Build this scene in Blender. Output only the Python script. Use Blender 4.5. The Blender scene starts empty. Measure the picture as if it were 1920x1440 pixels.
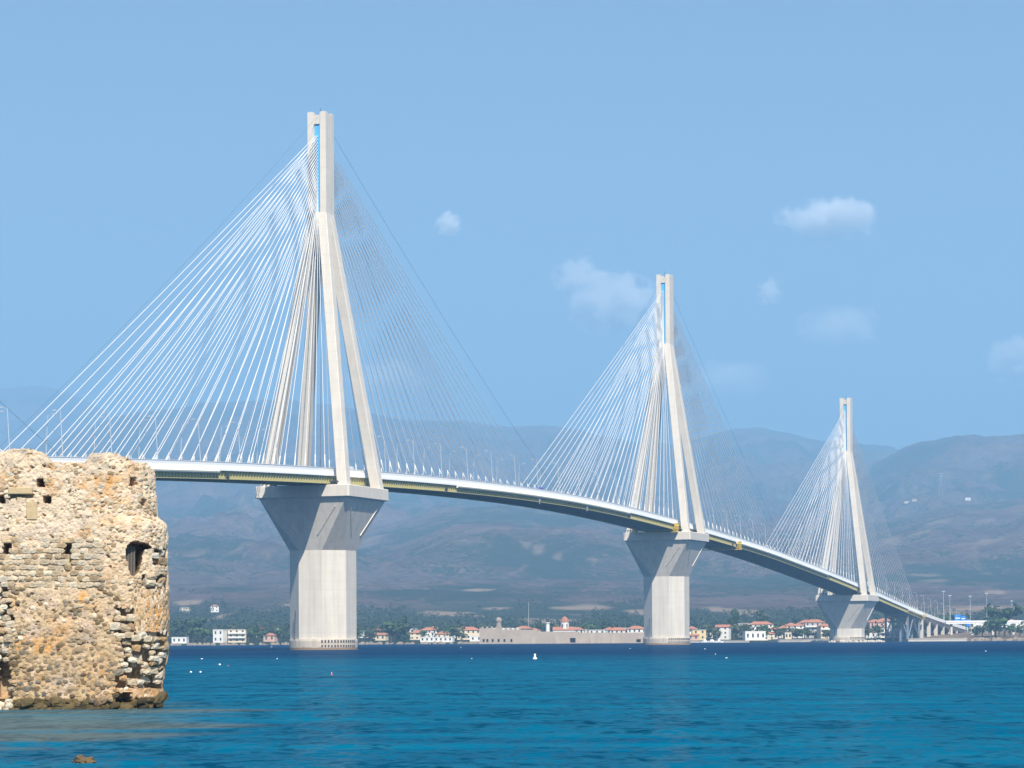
import bpy, bmesh, math, random
import numpy as np
from mathutils import Vector, Matrix, Euler

random.seed(7)
RNG = np.random.default_rng(11)
sc = bpy.context.scene
COL = sc.collection

# ------------------------------------------------------------------ camera
F = 4720.0          # focal length in pixels of a 1920 px wide frame
ROLL = 0.0055
HOR = 1198.0        # image row of the horizon at the frame centre
CAMH = 3.0
cam = bpy.data.cameras.new('camera')
cam_o = bpy.data.objects.new('camera', cam)
COL.objects.link(cam_o)
cam.sensor_width = 36.0
cam.lens = F / 1920 * 36.0
cam.shift_y = (HOR - 720) / 1920
cam.clip_start = 0.5
cam.clip_end = 60000
cam_o.location = (0, 0, CAMH)
cam_o.rotation_euler = (math.radians(90), ROLL, 0)
sc.camera = cam_o

# ------------------------------------------------------------------ light
SUN_EL = math.radians(47)
SUN_AZ = math.radians(165.5)           # clockwise from +Y: behind the camera, to its right
sd = Vector((math.sin(SUN_AZ) * math.cos(SUN_EL), math.cos(SUN_AZ) * math.cos(SUN_EL), math.sin(SUN_EL)))
world = bpy.data.worlds.new('World')
sc.world = world
world.use_nodes = True
wn = world.node_tree.nodes
wl = world.node_tree.links
bg = wn['Background']
sky = wn.new('ShaderNodeTexSky')
sky.sky_type = 'NISHITA'
sky.sun_disc = False
sky.sun_elevation = SUN_EL
sky.sun_rotation = SUN_AZ
sky.altitude = 0
sky.air_density = 1.0
sky.dust_density = 1.3
sky.ozone_density = 0.7
wl.new(sky.outputs[0], bg.inputs[0])
bg.inputs[1].default_value = 0.05
sun = bpy.data.lights.new('sun', 'SUN')
sun.energy = 5.0
sun.angle = math.radians(0.53)
sun.color = (1.0, 0.93, 0.81)
sun_o = bpy.data.objects.new('sun', sun)
COL.objects.link(sun_o)
sun_o.rotation_euler = sd.to_track_quat('Z', 'Y').to_euler()
sun_o.location = (0, 0, 500)

sc.view_settings.view_transform = 'Standard'
sc.view_settings.look = 'None'
sc.view_settings.gamma = 1.0
sc.view_settings.exposure = 1.0
sc.view_settings.use_curve_mapping = False
sc.render.engine = 'CYCLES'
sc.cycles.use_denoising = True
sc.cycles.max_bounces = 6
sc.cycles.volume_bounces = 4
sc.cycles.transparent_max_bounces = 8
sc.cycles.use_fast_gi = False


# ------------------------------------------------------------------ layout helpers
def un(px, py):
    u = px - 960.0
    v = HOR - py
    return u * math.cos(ROLL) + v * math.sin(ROLL), -u * math.sin(ROLL) + v * math.cos(ROLL)


def at(px, py, Y):
    u, v = un(px, py)
    return Vector((u * Y / F, Y, CAMH + v * Y / F))


def interp(x, xs, ys):
    return float(np.interp(x, xs, ys))


# numpy gradient noise -------------------------------------------------
_perm = RNG.permutation(256)
_perm = np.concatenate([_perm, _perm, _perm])
_grad = RNG.normal(size=(256, 3))
_grad /= np.linalg.norm(_grad, axis=1)[:, None]


def perlin(x, y, z=0.0):
    x, y, z = np.broadcast_arrays(np.asarray(x, float), np.asarray(y, float), np.asarray(z, float))
    xi, yi, zi = np.floor(x).astype(int), np.floor(y).astype(int), np.floor(z).astype(int)
    xf, yf, zf = x - xi, y - yi, z - zi
    fade = lambda t: t * t * t * (t * (t * 6 - 15) + 10)
    u, v, w = fade(xf), fade(yf), fade(zf)
    out = 0
    for dx in (0, 1):
        for dy in (0, 1):
            for dz in (0, 1):
                h = _perm[(_perm[(_perm[(xi + dx) & 255] + yi + dy) & 255] + zi + dz) & 255]
                g = _grad[h]
                d = g[..., 0] * (xf - dx) + g[..., 1] * (yf - dy) + g[..., 2] * (zf - dz)
                out = out + d * (u if dx else 1 - u) * (v if dy else 1 - v) * (w if dz else 1 - w)
    return out * 1.6


def fbm(x, y, z=0.0, o=5, g=0.5):
    a, s, t = 1.0, 0.0, 0.0
    x, y, z = np.asarray(x, float), np.asarray(y, float), np.asarray(z, float)
    for i in range(o):
        s = s + a * perlin(x + 17.3 * i, y - 9.1 * i, z + 3.7 * i)
        t += a
        a *= g
        x, y, z = x * 2.03, y * 2.03, z * 2.03
    return s / t


# ------------------------------------------------------------------ materials
def mat(name, color=(0.5, 0.5, 0.5), rough=0.7, spec=0.3, metal=0.0):
    m = bpy.data.materials.new(name)
    m.use_nodes = True
    b = m.node_tree.nodes['Principled BSDF']
    b.inputs['Base Color'].default_value = (*color, 1)
    b.inputs['Roughness'].default_value = rough
    b.inputs['Specular IOR Level'].default_value = spec
    b.inputs['Metallic'].default_value = metal
    return m


class NT:
    def __init__(self, m):
        self.t = m.node_tree
        self.n = self.t.nodes
        self.b = self.n['Principled BSDF']

    def add(self, kind, **kw):
        n = self.n.new('ShaderNode' + kind)
        for k, v in kw.items():
            if k in n.inputs:
                n.inputs[k].default_value = v
            else:
                setattr(n, k, v)
        return n

    def link(self, a, b):
        self.t.links.new(a, b)

    def coords(self, kind='Object', scale=(1, 1, 1)):
        c = self.add('TexCoord')
        mp = self.add('Mapping')
        mp.inputs['Scale'].default_value = scale
        self.link(c.outputs[kind], mp.inputs['Vector'])
        return mp.outputs[0]

    def noise(self, vec, scale, detail=4, rough=0.55, dist=0.0):
        n = self.add('TexNoise')
        n.inputs['Scale'].default_value = scale
        n.inputs['Detail'].default_value = detail
        n.inputs['Roughness'].default_value = rough
        n.inputs['Distortion'].default_value = dist
        if vec is not None:
            self.link(vec, n.inputs['Vector'])
        return n.outputs['Fac']

    def ramp(self, fac, stops):
        r = self.add('ValToRGB')
        e = r.color_ramp.elements
        while len(e) < len(stops):
            e.new(0.5)
        for i, (p, c) in enumerate(stops):
            e[i].position = p
            e[i].color = (*c, 1) if len(c) == 3 else c
        self.link(fac, r.inputs[0])
        return r.outputs[0]

    def mix(self, fac, a, b, blend='MIX'):
        m = self.add('Mix', data_type='RGBA', blend_type=blend)
        for s, v in ((m.inputs[0], fac), (m.inputs[6], a), (m.inputs[7], b)):
            if hasattr(v, 'links'):
                self.link(v, s)
            elif isinstance(v, (int, float)):
                s.default_value = v
            else:
                s.default_value = (*v, 1)
        return m.outputs[2]

    def math(self, op, a, b=0.0, clamp=False):
        m = self.add('Math', operation=op, use_clamp=clamp)
        for s, v in ((m.inputs[0], a), (m.inputs[1], b)):
            if hasattr(v, 'links'):
                self.link(v, s)
            else:
                s.default_value = v
        return m.outputs[0]

    def bump(self, h, strength=0.5, dist=0.1):
        b = self.add('Bump')
        b.inputs['Strength'].default_value = strength
        b.inputs['Distance'].default_value = dist
        self.link(h, b.inputs['Height'])
        self.link(b.outputs[0], self.b.inputs['Normal'])
        return b

    def color(self, c):
        self.link(c, self.b.inputs['Base Color'])


G = (0, 0, 0)


def g3(v):
    return (v, v, v)


def concrete(name, c, streak=0.12, joint=3.0):
    m = mat(name, c, 0.85, 0.2)
    t = NT(m)
    v = t.coords('Object')
    n1 = t.noise(v, 0.25, 5)
    vs = t.coords('Object', (0.9, 0.9, 0.05))
    n2 = t.noise(vs, 0.8, 5, 0.6)
    n3 = t.noise(v, 3.0, 3)
    col = t.mix(t.math('MULTIPLY', n1, 1.0), tuple(x * 0.86 for x in c), tuple(min(1, x * 1.1) for x in c))
    col = t.mix(t.ramp(n2, [(0.45, g3(0)), (0.75, g3(streak * 4))]), col, tuple(x * 0.72 for x in c))
    col = t.mix(t.math('MULTIPLY', n3, 0.25), col, tuple(x * 0.8 for x in c))
    # pour joints: slim darker lines every few metres up the concrete
    sx = t.add('SeparateXYZ')
    t.link(t.coords('Object'), sx.inputs[0])
    fr = t.math('FRACT', t.math('DIVIDE', sx.outputs[2], joint))
    ln = t.math('LESS_THAN', fr, 0.05)
    col = t.mix(t.math('MULTIPLY', ln, 0.35), col, tuple(x * 0.7 for x in c))
    t.color(col)
    t.bump(n3, 0.2, 0.05)
    return m


M = {}
M['concrete'] = concrete('pylon concrete', (0.63, 0.585, 0.52))
M['pier'] = concrete('pier concrete', (0.62, 0.575, 0.51), 0.2, 2.6)
M['base'] = concrete('base concrete', (0.56, 0.49, 0.41), 0.3, 50)
t_ = NT(M['base'])
_c = t_.b.inputs['Base Color'].links[0].from_socket
_s = t_.add('SeparateXYZ')
t_.link(t_.coords('Object'), _s.inputs[0])
_n = t_.noise(t_.coords('Object', (1, 1, .4)), .7, 4)
_w = t_.math('LESS_THAN', t_.math('ADD', _s.outputs[2], t_.math('MULTIPLY', _n, .9)), 1.15)
t_.color(t_.mix(t_.math('MULTIPLY', _w, .8), _c, (0.20, 0.12, 0.06)))
M['white_paint'] = mat('white painted parapet', (0.82, 0.82, 0.82), 0.5)
M['stay'] = mat('white stay sheath', (0.9, 0.9, 0.9), 0.4)
t_ = NT(M['stay'])
_tr = t_.add('BsdfTranslucent')
_tr.inputs['Color'].default_value = (.9, .9, .9, 1)
_mx = t_.add('MixShader')
_mx.inputs[0].default_value = .42
_out = [q for q in t_.n if q.type == 'OUTPUT_MATERIAL'][0]
t_.link(t_.b.outputs[0], _mx.inputs[1])
t_.link(_tr.outputs[0], _mx.inputs[2])
t_.link(_mx.outputs[0], _out.inputs['Surface'])
M['girder'] = mat('olive yellow girder paint', (0.46, 0.42, 0.19), 0.5)
M['girder2'] = mat('olive stiffener paint', (0.38, 0.34, 0.15), 0.5)
M['fairing'] = mat('cream fairing panel', (0.80, 0.77, 0.62), 0.5)
M['soffit'] = mat('grey deck soffit', (0.16, 0.17, 0.18), 0.8)
M['asphalt'] = mat('asphalt', (0.06, 0.06, 0.06), 0.9)
M['yellow'] = mat('yellow gantry paint', (0.70, 0.50, 0.05), 0.5)
M['dark'] = mat('dark steel', (0.05, 0.05, 0.055), 0.5, 0.4)
M['rope'] = mat('dark steel rope', (0.08, 0.12, 0.18), 0.6)
M['core'] = mat('sky blue painted anchor box', (0.10, 0.40, 0.72), 0.45)
M['lampgrey'] = mat('pale galvanised lamp', (0.50, 0.52, 0.54), 0.5, 0.4)
M['steel_shaded'] = mat('trestle steel with painted shade', (0.17, 0.22, 0.27), 0.6)  # dark blue tone is the deck's shade, painted into the steel colour
M['black'] = mat('dark recess', (0.012, 0.011, 0.010), 0.9, 0.1)
M['iron'] = mat('weathered iron bar', (0.17, 0.155, 0.14), 0.6)

# ------------------------------------------------------------------ object helpers


def put(o, parent=None):
    COL.objects.link(o)
    if parent is not None:
        o.parent = parent
    return o


def mesh_obj(name, verts, faces, m=None, parent=None, smooth=False):
    me = bpy.data.meshes.new(name)
    me.from_pydata([tuple(v) for v in verts], [], [tuple(f) for f in faces])
    me.update()
    if m is not None:
        me.materials.append(m)
    if smooth:
        me.polygons.foreach_set('use_smooth', [True] * len(me.polygons))
    return put(bpy.data.objects.new(name, me), parent)


def empty(name, loc=(0, 0, 0), rz=0.0, parent=None):
    o = bpy.data.objects.new(name, None)
    o.location = loc
    o.rotation_euler = (0, 0, rz)
    o.empty_display_size = 0.5
    return put(o, parent)


def tag(o, label=None, cat=None, group=None, kind=None):
    if label:
        o['label'] = label
    if cat:
        o['category'] = cat
    if group:
        o['group'] = group
    if kind:
        o['kind'] = kind
    return o


class MB:
    """collects shapes into one mesh"""

    def __init__(self):
        self.v, self.f, self.mi = [], [], []
        self.m = 0

    def poly(self, vs, fs):
        o = len(self.v)
        self.v += [tuple(p) for p in vs]
        self.f += [tuple(i + o for i in f) for f in fs]
        self.mi += [self.m] * len(fs)

    def box(self, x0, x1, y0, y1, z0, z1):
        self.poly([(x0, y0, z0), (x1, y0, z0), (x1, y1, z0), (x0, y1, z0),
                   (x0, y0, z1), (x1, y0, z1), (x1, y1, z1), (x0, y1, z1)],
                  [(0, 3, 2, 1), (4, 5, 6, 7), (0, 1, 5, 4), (1, 2, 6, 5), (2, 3, 7, 6), (3, 0, 4, 7)])

    def tube(self, pts, r, n=6, r2=None, caps=True):
        pts = [Vector(p) for p in pts]
        k = len(pts)
        r2 = r if r2 is None else r2
        rings = []
        for i, p in enumerate(pts):
            d = (pts[min(i + 1, k - 1)] - pts[max(i - 1, 0)]).normalized()
            up = Vector((0, 0, 1)) if abs(d.z) < 0.95 else Vector((1, 0, 0))
            a = d.cross(up).normalized()
            b = a.cross(d).normalized()
            rr = r + (r2 - r) * i / max(1, k - 1)
            rings.append([p + (a * math.cos(2 * math.pi * j / n) + b * math.sin(2 * math.pi * j / n)) * rr for j in range(n)])
        vs = [q for ring in rings for q in ring]
        fs = []
        for i in range(k - 1):
            for j in range(n):
                fs.append((i * n + j, i * n + (j + 1) % n, (i + 1) * n + (j + 1) % n, (i + 1) * n + j))
        if caps:
            fs.append(tuple(range(n - 1, -1, -1)))
            fs.append(tuple((k - 1) * n + j for j in range(n)))
        self.poly(vs, fs)

    def loft(self, rings, caps=True):
        n = len(rings[0])
        vs = [p for r_ in rings for p in r_]
        fs = []
        for i in range(len(rings) - 1):
            for j in range(n):
                fs.append((i * n + j, i * n + (j + 1) % n, (i + 1) * n + (j + 1) % n, (i + 1) * n + j))
        if caps:
            fs.append(tuple(range(n - 1, -1, -1)))
            fs.append(tuple((len(rings) - 1) * n + j for j in range(n)))
        self.poly(vs, fs)

    def build(self, name, m, parent=None, smooth=False):
        o = mesh_obj(name, self.v, self.f, None, parent, smooth)
        for mm in (m if isinstance(m, (list, tuple)) else [m]):
            o.data.materials.append(mm)
        if isinstance(m, (list, tuple)):
            o.data.polygons.foreach_set('material_index', self.mi)
        return o


def recalc(o):
    bm = bmesh.new()
    bm.from_mesh(o.data)
    bmesh.ops.recalc_face_normals(bm, faces=bm.faces)
    bm.to_mesh(o.data)
    bm.free()
    return o


def copy_tree(o, parent=None):
    c = o.copy()
    put(c)
    c.parent = parent
    for ch in o.children:
        copy_tree(ch, c)
    return c


# ================================================================== terrain
def ridge_h(u, table, D):
    """crest height (m) at distance D for the direction u = X/Y"""
    px = np.array([t[0] for t in table], float)
    py = np.array([t[1] for t in table], float)
    uu, vv = [], []
    for a, b in zip(px, py):
        x, v = un(a, b)
        uu.append(x / F)
        vv.append(v / F)
    return np.interp(u, uu, vv) * D


R_FAR = [(-2200, 800), (-900, 770), (-300, 742), (0, 731), (78, 732), (109, 739), (146, 750), (200, 775), (270, 800), (400, 815), (800, 830),
         (1200, 850), (1500, 860), (2000, 840), (2600, 800), (3600, 760)]
R_MAIN = [(-2200, 900), (-600, 860), (60, 850), (150, 822), (229, 796), (300, 784), (338, 778), (375, 769), (430, 768), (495, 764), (560, 766),
          (620, 770), (700, 786), (780, 800), (850, 807), (960, 812), (1050, 814), (1130, 826), (1200, 836), (1270, 838), (1330, 824),
          (1375, 812), (1430, 811), (1480, 820), (1540, 837), (1600, 841), (1660, 847), (1720, 868), (1900, 900), (2600, 880), (3600, 850)]
R_RIGHT = [(-2200, 1130), (900, 1130), (1350, 1090), (1500, 1030), (1590, 960), (1640, 900), (1700, 868), (1745, 857), (1790, 847), (1840, 851),
           (1920, 843), (2100, 820), (2600, 840), (3600, 870)]
R_MID = [(-2200, 1000), (-400, 980), (100, 990), (300, 1004), (400, 998), (470, 1022), (600, 1040), (700, 1010), (790, 985), (860, 975), (930, 970),
         (1010, 975), (1100, 982), (1170, 1000), (1250, 1010), (1340, 1016), (1440, 1018), (1560, 1010), (1700, 985), (1800, 965), (1920, 955), (2600, 960),
         (3600, 1000)]
SHORE = 1600.0


def plain_h(Y):
    return np.interp(Y, [1500, 1596, 1606, 1700, 2000, 2600, 3200, 4500, 9000], [-3, -1.0, 1.2, 4.0, 10, 36, 62, 105, 170])


def terrain_h(X, Y):
    X = np.asarray(X, float)
    Y = np.asarray(Y, float)
    u = X / Y
    z = plain_h(Y + 22 * fbm(X / 170, Y / 500, 3.3, 3) * (Y < 1750) + 200 * fbm(X / 900, Y / 900, 9.1, 3) * np.clip((Y - 1750) / 900, 0, 1))
    sc_ = np.clip(Y / 4300, 1, 1.8)
    gul = np.abs(fbm(X / 520, Y / 760, 1.7, 6, 0.55)) * .7 + .5 * np.abs(fbm(X / 1100, Y / 1600, 7.7, 6, 0.55))
    gul2 = fbm(X / 150, Y / 190, 4.9, 5)

    def bell(D, wf, wb):
        D = D * (1 + .05 * fbm(u * 9, 0 * u, D * 0.01, 3))
        t = (Y - D)
        return np.where(t < 0, np.exp(-(np.abs(t) / wf) ** 1.6), np.exp(-(np.abs(t) / wb) ** 2))

    for table, D, wf, wb, amp in ((R_FAR, 15500, 2600, 1200, 0.5), (R_MAIN, 12000, 5000, 1500, 0.85), (R_RIGHT, 8000, 2600, 1200, 0.8), (R_MID, 5600, 2300, 3200, 0.8)):
        b = bell(D, wf, wb) * np.clip((Y - 2350) / 1500, 0, 1) ** 1.3
        h = ridge_h(u, table, D) + CAMH
        carve = amp * (1 - b) + 0.035
        hz = h * b * (1 - carve * np.clip(1.15 * gul, 0, 0.75)) + b * (1 - b) * 4 * gul2 * h * 0.09
        z = np.where(z > hz, z + 0.10 * hz * (hz > 0), hz + 0.10 * z)
    z = z + np.clip((Y - 2300) / 900, 0, 1) * 6 * fbm(X / 60, Y / 60, 8.8, 3)
    return z


def build_terrain():
    us = np.concatenate([np.linspace(-0.9, -0.24, 60, endpoint=False), np.linspace(-0.24, 0.24, 560), np.linspace(0.24, 0.9, 61)[1:]])
    ys = np.concatenate([np.linspace(1575, 1660, 24, endpoint=False), np.geomspace(1660, 17500, 380)])
    U, Y = np.meshgrid(us, ys)
    X = U * Y
    Z = terrain_h(X, Y)
    nv, nu = U.shape
    verts = np.stack([X, Y, Z], -1).reshape(-1, 3)
    i = np.arange((nv - 1) * (nu - 1))
    r, c = i // (nu - 1), i % (nu - 1)
    a = r * nu + c
    faces = np.stack([a, a + 1, a + nu + 1, a + nu], -1)
    me = bpy.data.meshes.new('hills')
    me.vertices.add(len(verts))
    me.vertices.foreach_set('co', verts.ravel())
    me.loops.add(len(faces) * 4)
    me.loops.foreach_set('vertex_index', faces.ravel())
    me.polygons.add(len(faces))
    me.polygons.foreach_set('loop_start', np.arange(len(faces)) * 4)
    me.polygons.foreach_set('loop_total', np.full(len(faces), 4))
    me.polygons.foreach_set('use_smooth', np.ones(len(faces), bool))
    me.update()
    # ground cover: R = wooded plain, G = dry tilled field, B = bare earth tracks
    px = 960 + U * F
    wood = np.clip((2750 - Y + 500 * fbm(X / 300, Y / 400, 2.2, 3)) / 300, 0, 1)
    fld = np.zeros_like(U)
    for (fx, fy, fw, fh) in FIELDS:
        q = at(fx, fy, 1)
        k = q.x
        # distance at which this patch of ground stands
        yy = np.linspace(1650, 9500, 1600)
        zz = terrain_h(k * yy, yy)
        el = (zz - CAMH) / yy
        want = (q.z - CAMH)
        j = int(np.argmax(el >= want)) if (el >= want).any() else 300
        d = yy[j]
        hx = fw / F * d / 2
        gr_ = max(1e-6, (el[min(j + 6, 1599)] - el[max(j - 6, 0)]) / (yy[min(j + 6, 1599)] - yy[max(j - 6, 0)]))
        hy = min(260.0, max(20.0, fh / 2 / F / gr_))
        e = ((X - k * d) / hx) ** 2 + ((Y - d) / hy) ** 2
        fld = np.maximum(fld, np.clip(1.3 - e + 1.5 * fbm(X / 45, Y / 60, 5.5, 5), 0, 1) * (1 if d < 3300 else .5))
    fld = np.maximum(fld, np.clip((U - .145) / .02, 0, 1) * (Y < 1840) * np.clip(.75 + .8 * fbm(X / 25, Y / 25, 15.5, 3), 0, 1))
    wood = wood * (1 - np.clip((U - .14) / .02, 0, 1) * (Y < 1840))
    trk = np.clip(1 - np.abs(fbm(X / 330, Y / 260, 6.1, 3)) * 26, 0, 1) * (fbm(X / 700, Y / 600, 3.9, 2) > 0.08) * (Y > 2300) * (Y < 9000)
    attr = me.attributes.new('cover', 'FLOAT_COLOR', 'POINT')
    cc = np.stack([wood, fld, trk, np.ones_like(wood)], -1).reshape(-1)
    attr.data.foreach_set('color', cc)
    gat = me.attributes.new('gully_shade', 'FLOAT', 'POINT')
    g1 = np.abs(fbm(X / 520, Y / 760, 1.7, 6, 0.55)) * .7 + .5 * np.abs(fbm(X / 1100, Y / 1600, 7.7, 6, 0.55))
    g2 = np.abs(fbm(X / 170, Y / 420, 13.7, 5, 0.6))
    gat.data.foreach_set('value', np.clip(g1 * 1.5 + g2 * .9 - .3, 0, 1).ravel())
    o = put(bpy.data.objects.new('hills', me))
    o['kind'] = 'structure'
    m = mat('dry scrubby hillside', (0.2, 0.15, 0.1), 0.95, 0.05)
    t = NT(m)
    v = t.coords('Object')
    big = t.noise(v, 0.0016, 4, 0.6)
    med = t.noise(v, 0.011, 6, 0.65)
    fine = t.noise(v, 0.06, 6, 0.75)
    speck = t.noise(v, 0.13, 4, 0.7)
    dry = t.mix(t.ramp(med, [(.35, g3(0)), (.68, g3(1))]), (0.078, 0.053, 0.048), (0.245, 0.165, 0.138))
    shrub = t.mix(fine, (0.022, 0.036, 0.018), (0.055, 0.066, 0.034))
    sm = t.math('ADD', t.math('MULTIPLY', big, 0.55), t.math('ADD', t.math('MULTIPLY', med, 0.45), t.math('MULTIPLY', fine, 0.55)))
    sm = t.math('ADD', sm, t.math('MULTIPLY', t.math('SUBTRACT', speck, .5), .55))
    ga = t.add('Attribute', attribute_name='gully_shade')
    sm = t.math('ADD', sm, t.math('MULTIPLY', t.math('SUBTRACT', ga.outputs['Fac'], .14), .42))  # scrub thickens along gullies, painting in relief shade the front light lacks
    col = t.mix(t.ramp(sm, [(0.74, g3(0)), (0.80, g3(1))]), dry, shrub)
    at_ = t.add('Attribute', attribute_name='cover')
    sp = t.add('SeparateColor')
    t.link(at_.outputs['Color'], sp.inputs[0])
    wcol = t.mix(t.ramp(fine, [(0.35, g3(0)), (0.65, g3(1))]), (0.022, 0.040, 0.020), (0.06, 0.075, 0.036))
    col = t.mix(t.math('MULTIPLY', sp.outputs[0], 0.9), col, wcol)
    fcol = t.mix(fine, (0.30, 0.215, 0.15), (0.40, 0.30, 0.215))
    col = t.mix(sp.outputs[1], col, fcol)
    col = t.mix(t.math('MULTIPLY', sp.outputs[2], 0.5), col, (0.27, 0.195, 0.145))
    t.color(col)
    t.bump(t.math('ADD', med, t.math('MULTIPLY', fine, 0.6)), 1.0, 22.0)
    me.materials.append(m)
    return o


FIELDS = [(1085, 1140, 110, 16), (1030, 1165, 130, 12), (935, 1141, 60, 7), (830, 1150, 110, 8), (895, 1156, 40, 6), (1350, 1142, 60, 12),
          (1395, 1147, 80, 10), (1200, 1147, 60, 8), (560, 1135, 90, 6), (350, 1128, 60, 14), (410, 1158, 22, 20), 
          (1830, 1141, 160, 14), (1760, 1150, 120, 10), (1715, 1003, 70, 6), (1670, 1010, 40, 8), (1770, 978, 90, 5), (1850, 975, 40, 4), (1860, 1012, 80, 5), (1725, 1078, 90, 9), (1750, 1090, 60, 8), (1870, 1112, 40, 10), (1640, 965, 30, 4),
          (700, 1010, 60, 3), (1010, 1030, 26, 10), (1045, 1045, 20, 12), (1110, 1050, 24, 12), (985, 1020, 20, 6), (830, 960, 40, 3), (450, 1025, 60, 4), (370, 1040, 50, 4), (900, 1105, 60, 5), (1250, 1090, 50, 4)]

# far height of the coast is needed by houses and trees


def ground(x, y):
    return float(terrain_h(np.array([x]), np.array([y]))[0])


# ================================================================== sea
def build_sea():
    mb = MB()
    mb.poly([(-9000, -3000, 0), (9000, -3000, 0), (9000, 18000, 0), (-9000, 18000, 0)], [(0, 1, 2, 3)])
    m = mat('sea water', (0.0, 0.1, 0.2), 0.12, 0.07)
    t = NT(m)
    t.b.inputs['IOR'].default_value = 1.33
    geo = t.add('NewGeometry')
    pos = geo.outputs['Position']
    sx = t.add('SeparateXYZ')
    t.link(pos, sx.inputs[0])

    def mapped(s):
        mp = t.add('Mapping')
        mp.inputs['Scale'].default_value = s
        t.link(pos, mp.inputs['Vector'])
        return mp.outputs[0]
    # water colour: deep blue out in the strait, teal over the shallow shelf
    lane = t.noise(mapped((0.012, 0.05, 1)), 1.0, 4, 0.6, 0.4)
    lane2 = t.noise(mapped((0.05, 0.22, 1)), 1.0, 4, 0.6, 0.3)
    yy = t.math('ADD', sx.outputs[1], t.math('MULTIPLY', t.math('SUBTRACT', lane, 0.5), 260))
    deep = t.add('MapRange')
    deep.inputs['From Min'].default_value = 300
    deep.inputs['From Max'].default_value = 520
    t.link(yy, deep.inputs['Value'])
    shelf = t.mix(t.ramp(lane2, [(0.36, g3(0)), (0.66, g3(1))]), (0.0, 0.066, 0.138), (0.0, 0.105, 0.190))
    col = t.mix(deep.outputs[0], shelf, (0.0, 0.026, 0.080))
    # pale sandy shoal at the castle foot, the castle's tan reflection painted in
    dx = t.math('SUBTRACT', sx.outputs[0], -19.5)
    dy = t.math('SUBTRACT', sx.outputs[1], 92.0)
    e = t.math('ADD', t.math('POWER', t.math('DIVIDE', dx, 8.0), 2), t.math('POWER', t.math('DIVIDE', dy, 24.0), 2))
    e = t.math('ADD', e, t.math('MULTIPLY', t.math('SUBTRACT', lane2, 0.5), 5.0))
    shoal_refl = t.add('MapRange')
    shoal_refl.inputs['From Min'].default_value = 1.5
    shoal_refl.inputs['From Max'].default_value = 0.4
    t.link(e, shoal_refl.inputs['Value'])
    col = t.mix(t.math('MULTIPLY', shoal_refl.outputs[0], 0.55), col, (0.12, 0.13, 0.09))
    # waves: slopes of several sizes tilt the surface
    def slope(sc_, det, ax, ay):
        n = t.add('TexNoise')
        n.inputs['Scale'].default_value = 1.0
        n.inputs['Detail'].default_value = det
        n.inputs['Roughness'].default_value = 0.6
        n.inputs['Distortion'].default_value = 0.4
        t.link(mapped(sc_), n.inputs['Vector'])
        a = t.add('VectorMath', operation='SUBTRACT')
        t.link(n.outputs['Color'], a.inputs[0])
        a.inputs[1].default_value = (.5, .5, .5)
        b = t.add('VectorMath', operation='MULTIPLY')
        t.link(a.outputs[0], b.inputs[0])
        b.inputs[1].default_value = (ax, ay, 0)
        return b.outputs[0]

    def vadd(a, b):
        n = t.add('VectorMath', operation='ADD')
        t.link(a, n.inputs[0])
        t.link(b, n.inputs[1])
        return n.outputs[0]
    sl = vadd(slope((0.55, 0.20, 1), 8, .9, 2.0), vadd(slope((2.2, 1.0, 1), 4, 1.0, 2.2), slope((0.03, 0.05, 1), 5, .3, .6)))
    calm = t.math('SUBTRACT', 1.0, t.math('MULTIPLY', shoal_refl.outputs[0], 0.3))
    sc2 = t.add('VectorMath', operation='SCALE')
    t.link(sl, sc2.inputs[0])
    t.link(calm, sc2.inputs['Scale'])
    up_ = t.add('VectorMath', operation='ADD')
    t.link(sc2.outputs[0], up_.inputs[0])
    up_.inputs[1].default_value = (0, 0, 1)
    nm_ = t.add('VectorMath', operation='NORMALIZE')
    t.link(up_.outputs[0], nm_.inputs[0])
    dif = t.add('BsdfDiffuse')
    t.link(col, dif.inputs['Color'])
    t.link(nm_.outputs[0], dif.inputs['Normal'])
    glo = t.add('BsdfGlossy')
    glo.inputs['Roughness'].default_value = .12
    glo.inputs['Color'].default_value = (.80, .92, 1, 1)
    t.link(nm_.outputs[0], glo.inputs['Normal'])
    fre = t.add('Fresnel')
    fre.inputs['IOR'].default_value = 1.33
    t.link(nm_.outputs[0], fre.inputs['Normal'])
    mx = t.add('MixShader')
    t.link(t.math('MULTIPLY', fre.outputs[0], .15), mx.inputs[0])
    t.link(dif.outputs[0], mx.inputs[1])
    t.link(glo.outputs[0], mx.inputs[2])
    outn = [q for q in t.n if q.type == 'OUTPUT_MATERIAL'][0]
    t.link(mx.outputs[0], outn.inputs['Surface'])
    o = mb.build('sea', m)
    o['kind'] = 'structure'
    return o


# ================================================================== bridge
ANG = math.radians(20)
PA = Vector((-57.72, 770.73, 0))
SPAN = 369.86
HW = 8.6                      # half width of the deck
DS = [-560, -370, -280, -185, -121, -75, 0, 37, 90, 146, 200, 240, 285, 349, 430, 519, 649, 736, 776, 860, 946, 1020, 1105]
DZ = [18.5, 33.7, 41, 46.9, 50.2, 52.4, 55.2, 56.3, 57.6, 58.4, 58.6, 58.3, 57.4, 55.4, 52.3, 48.2, 40.0, 33.9, 30.6, 24.2, 18.0, 13.6, 9.3]
_ds = np.linspace(DS[0], DS[-1], 800)
_dz = np.interp(_ds, DS, DZ)
_ker = np.hanning(61)
_ker /= _ker.sum()
_dzp = np.concatenate([np.full(30, _dz[0]) + (np.arange(-30, 0)) * (_dz[1] - _dz[0]), _dz, np.full(30, _dz[-1]) + np.arange(1, 31) * (_dz[-1] - _dz[-2])])
_dz = np.convolve(_dzp, _ker, 'valid')


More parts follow.
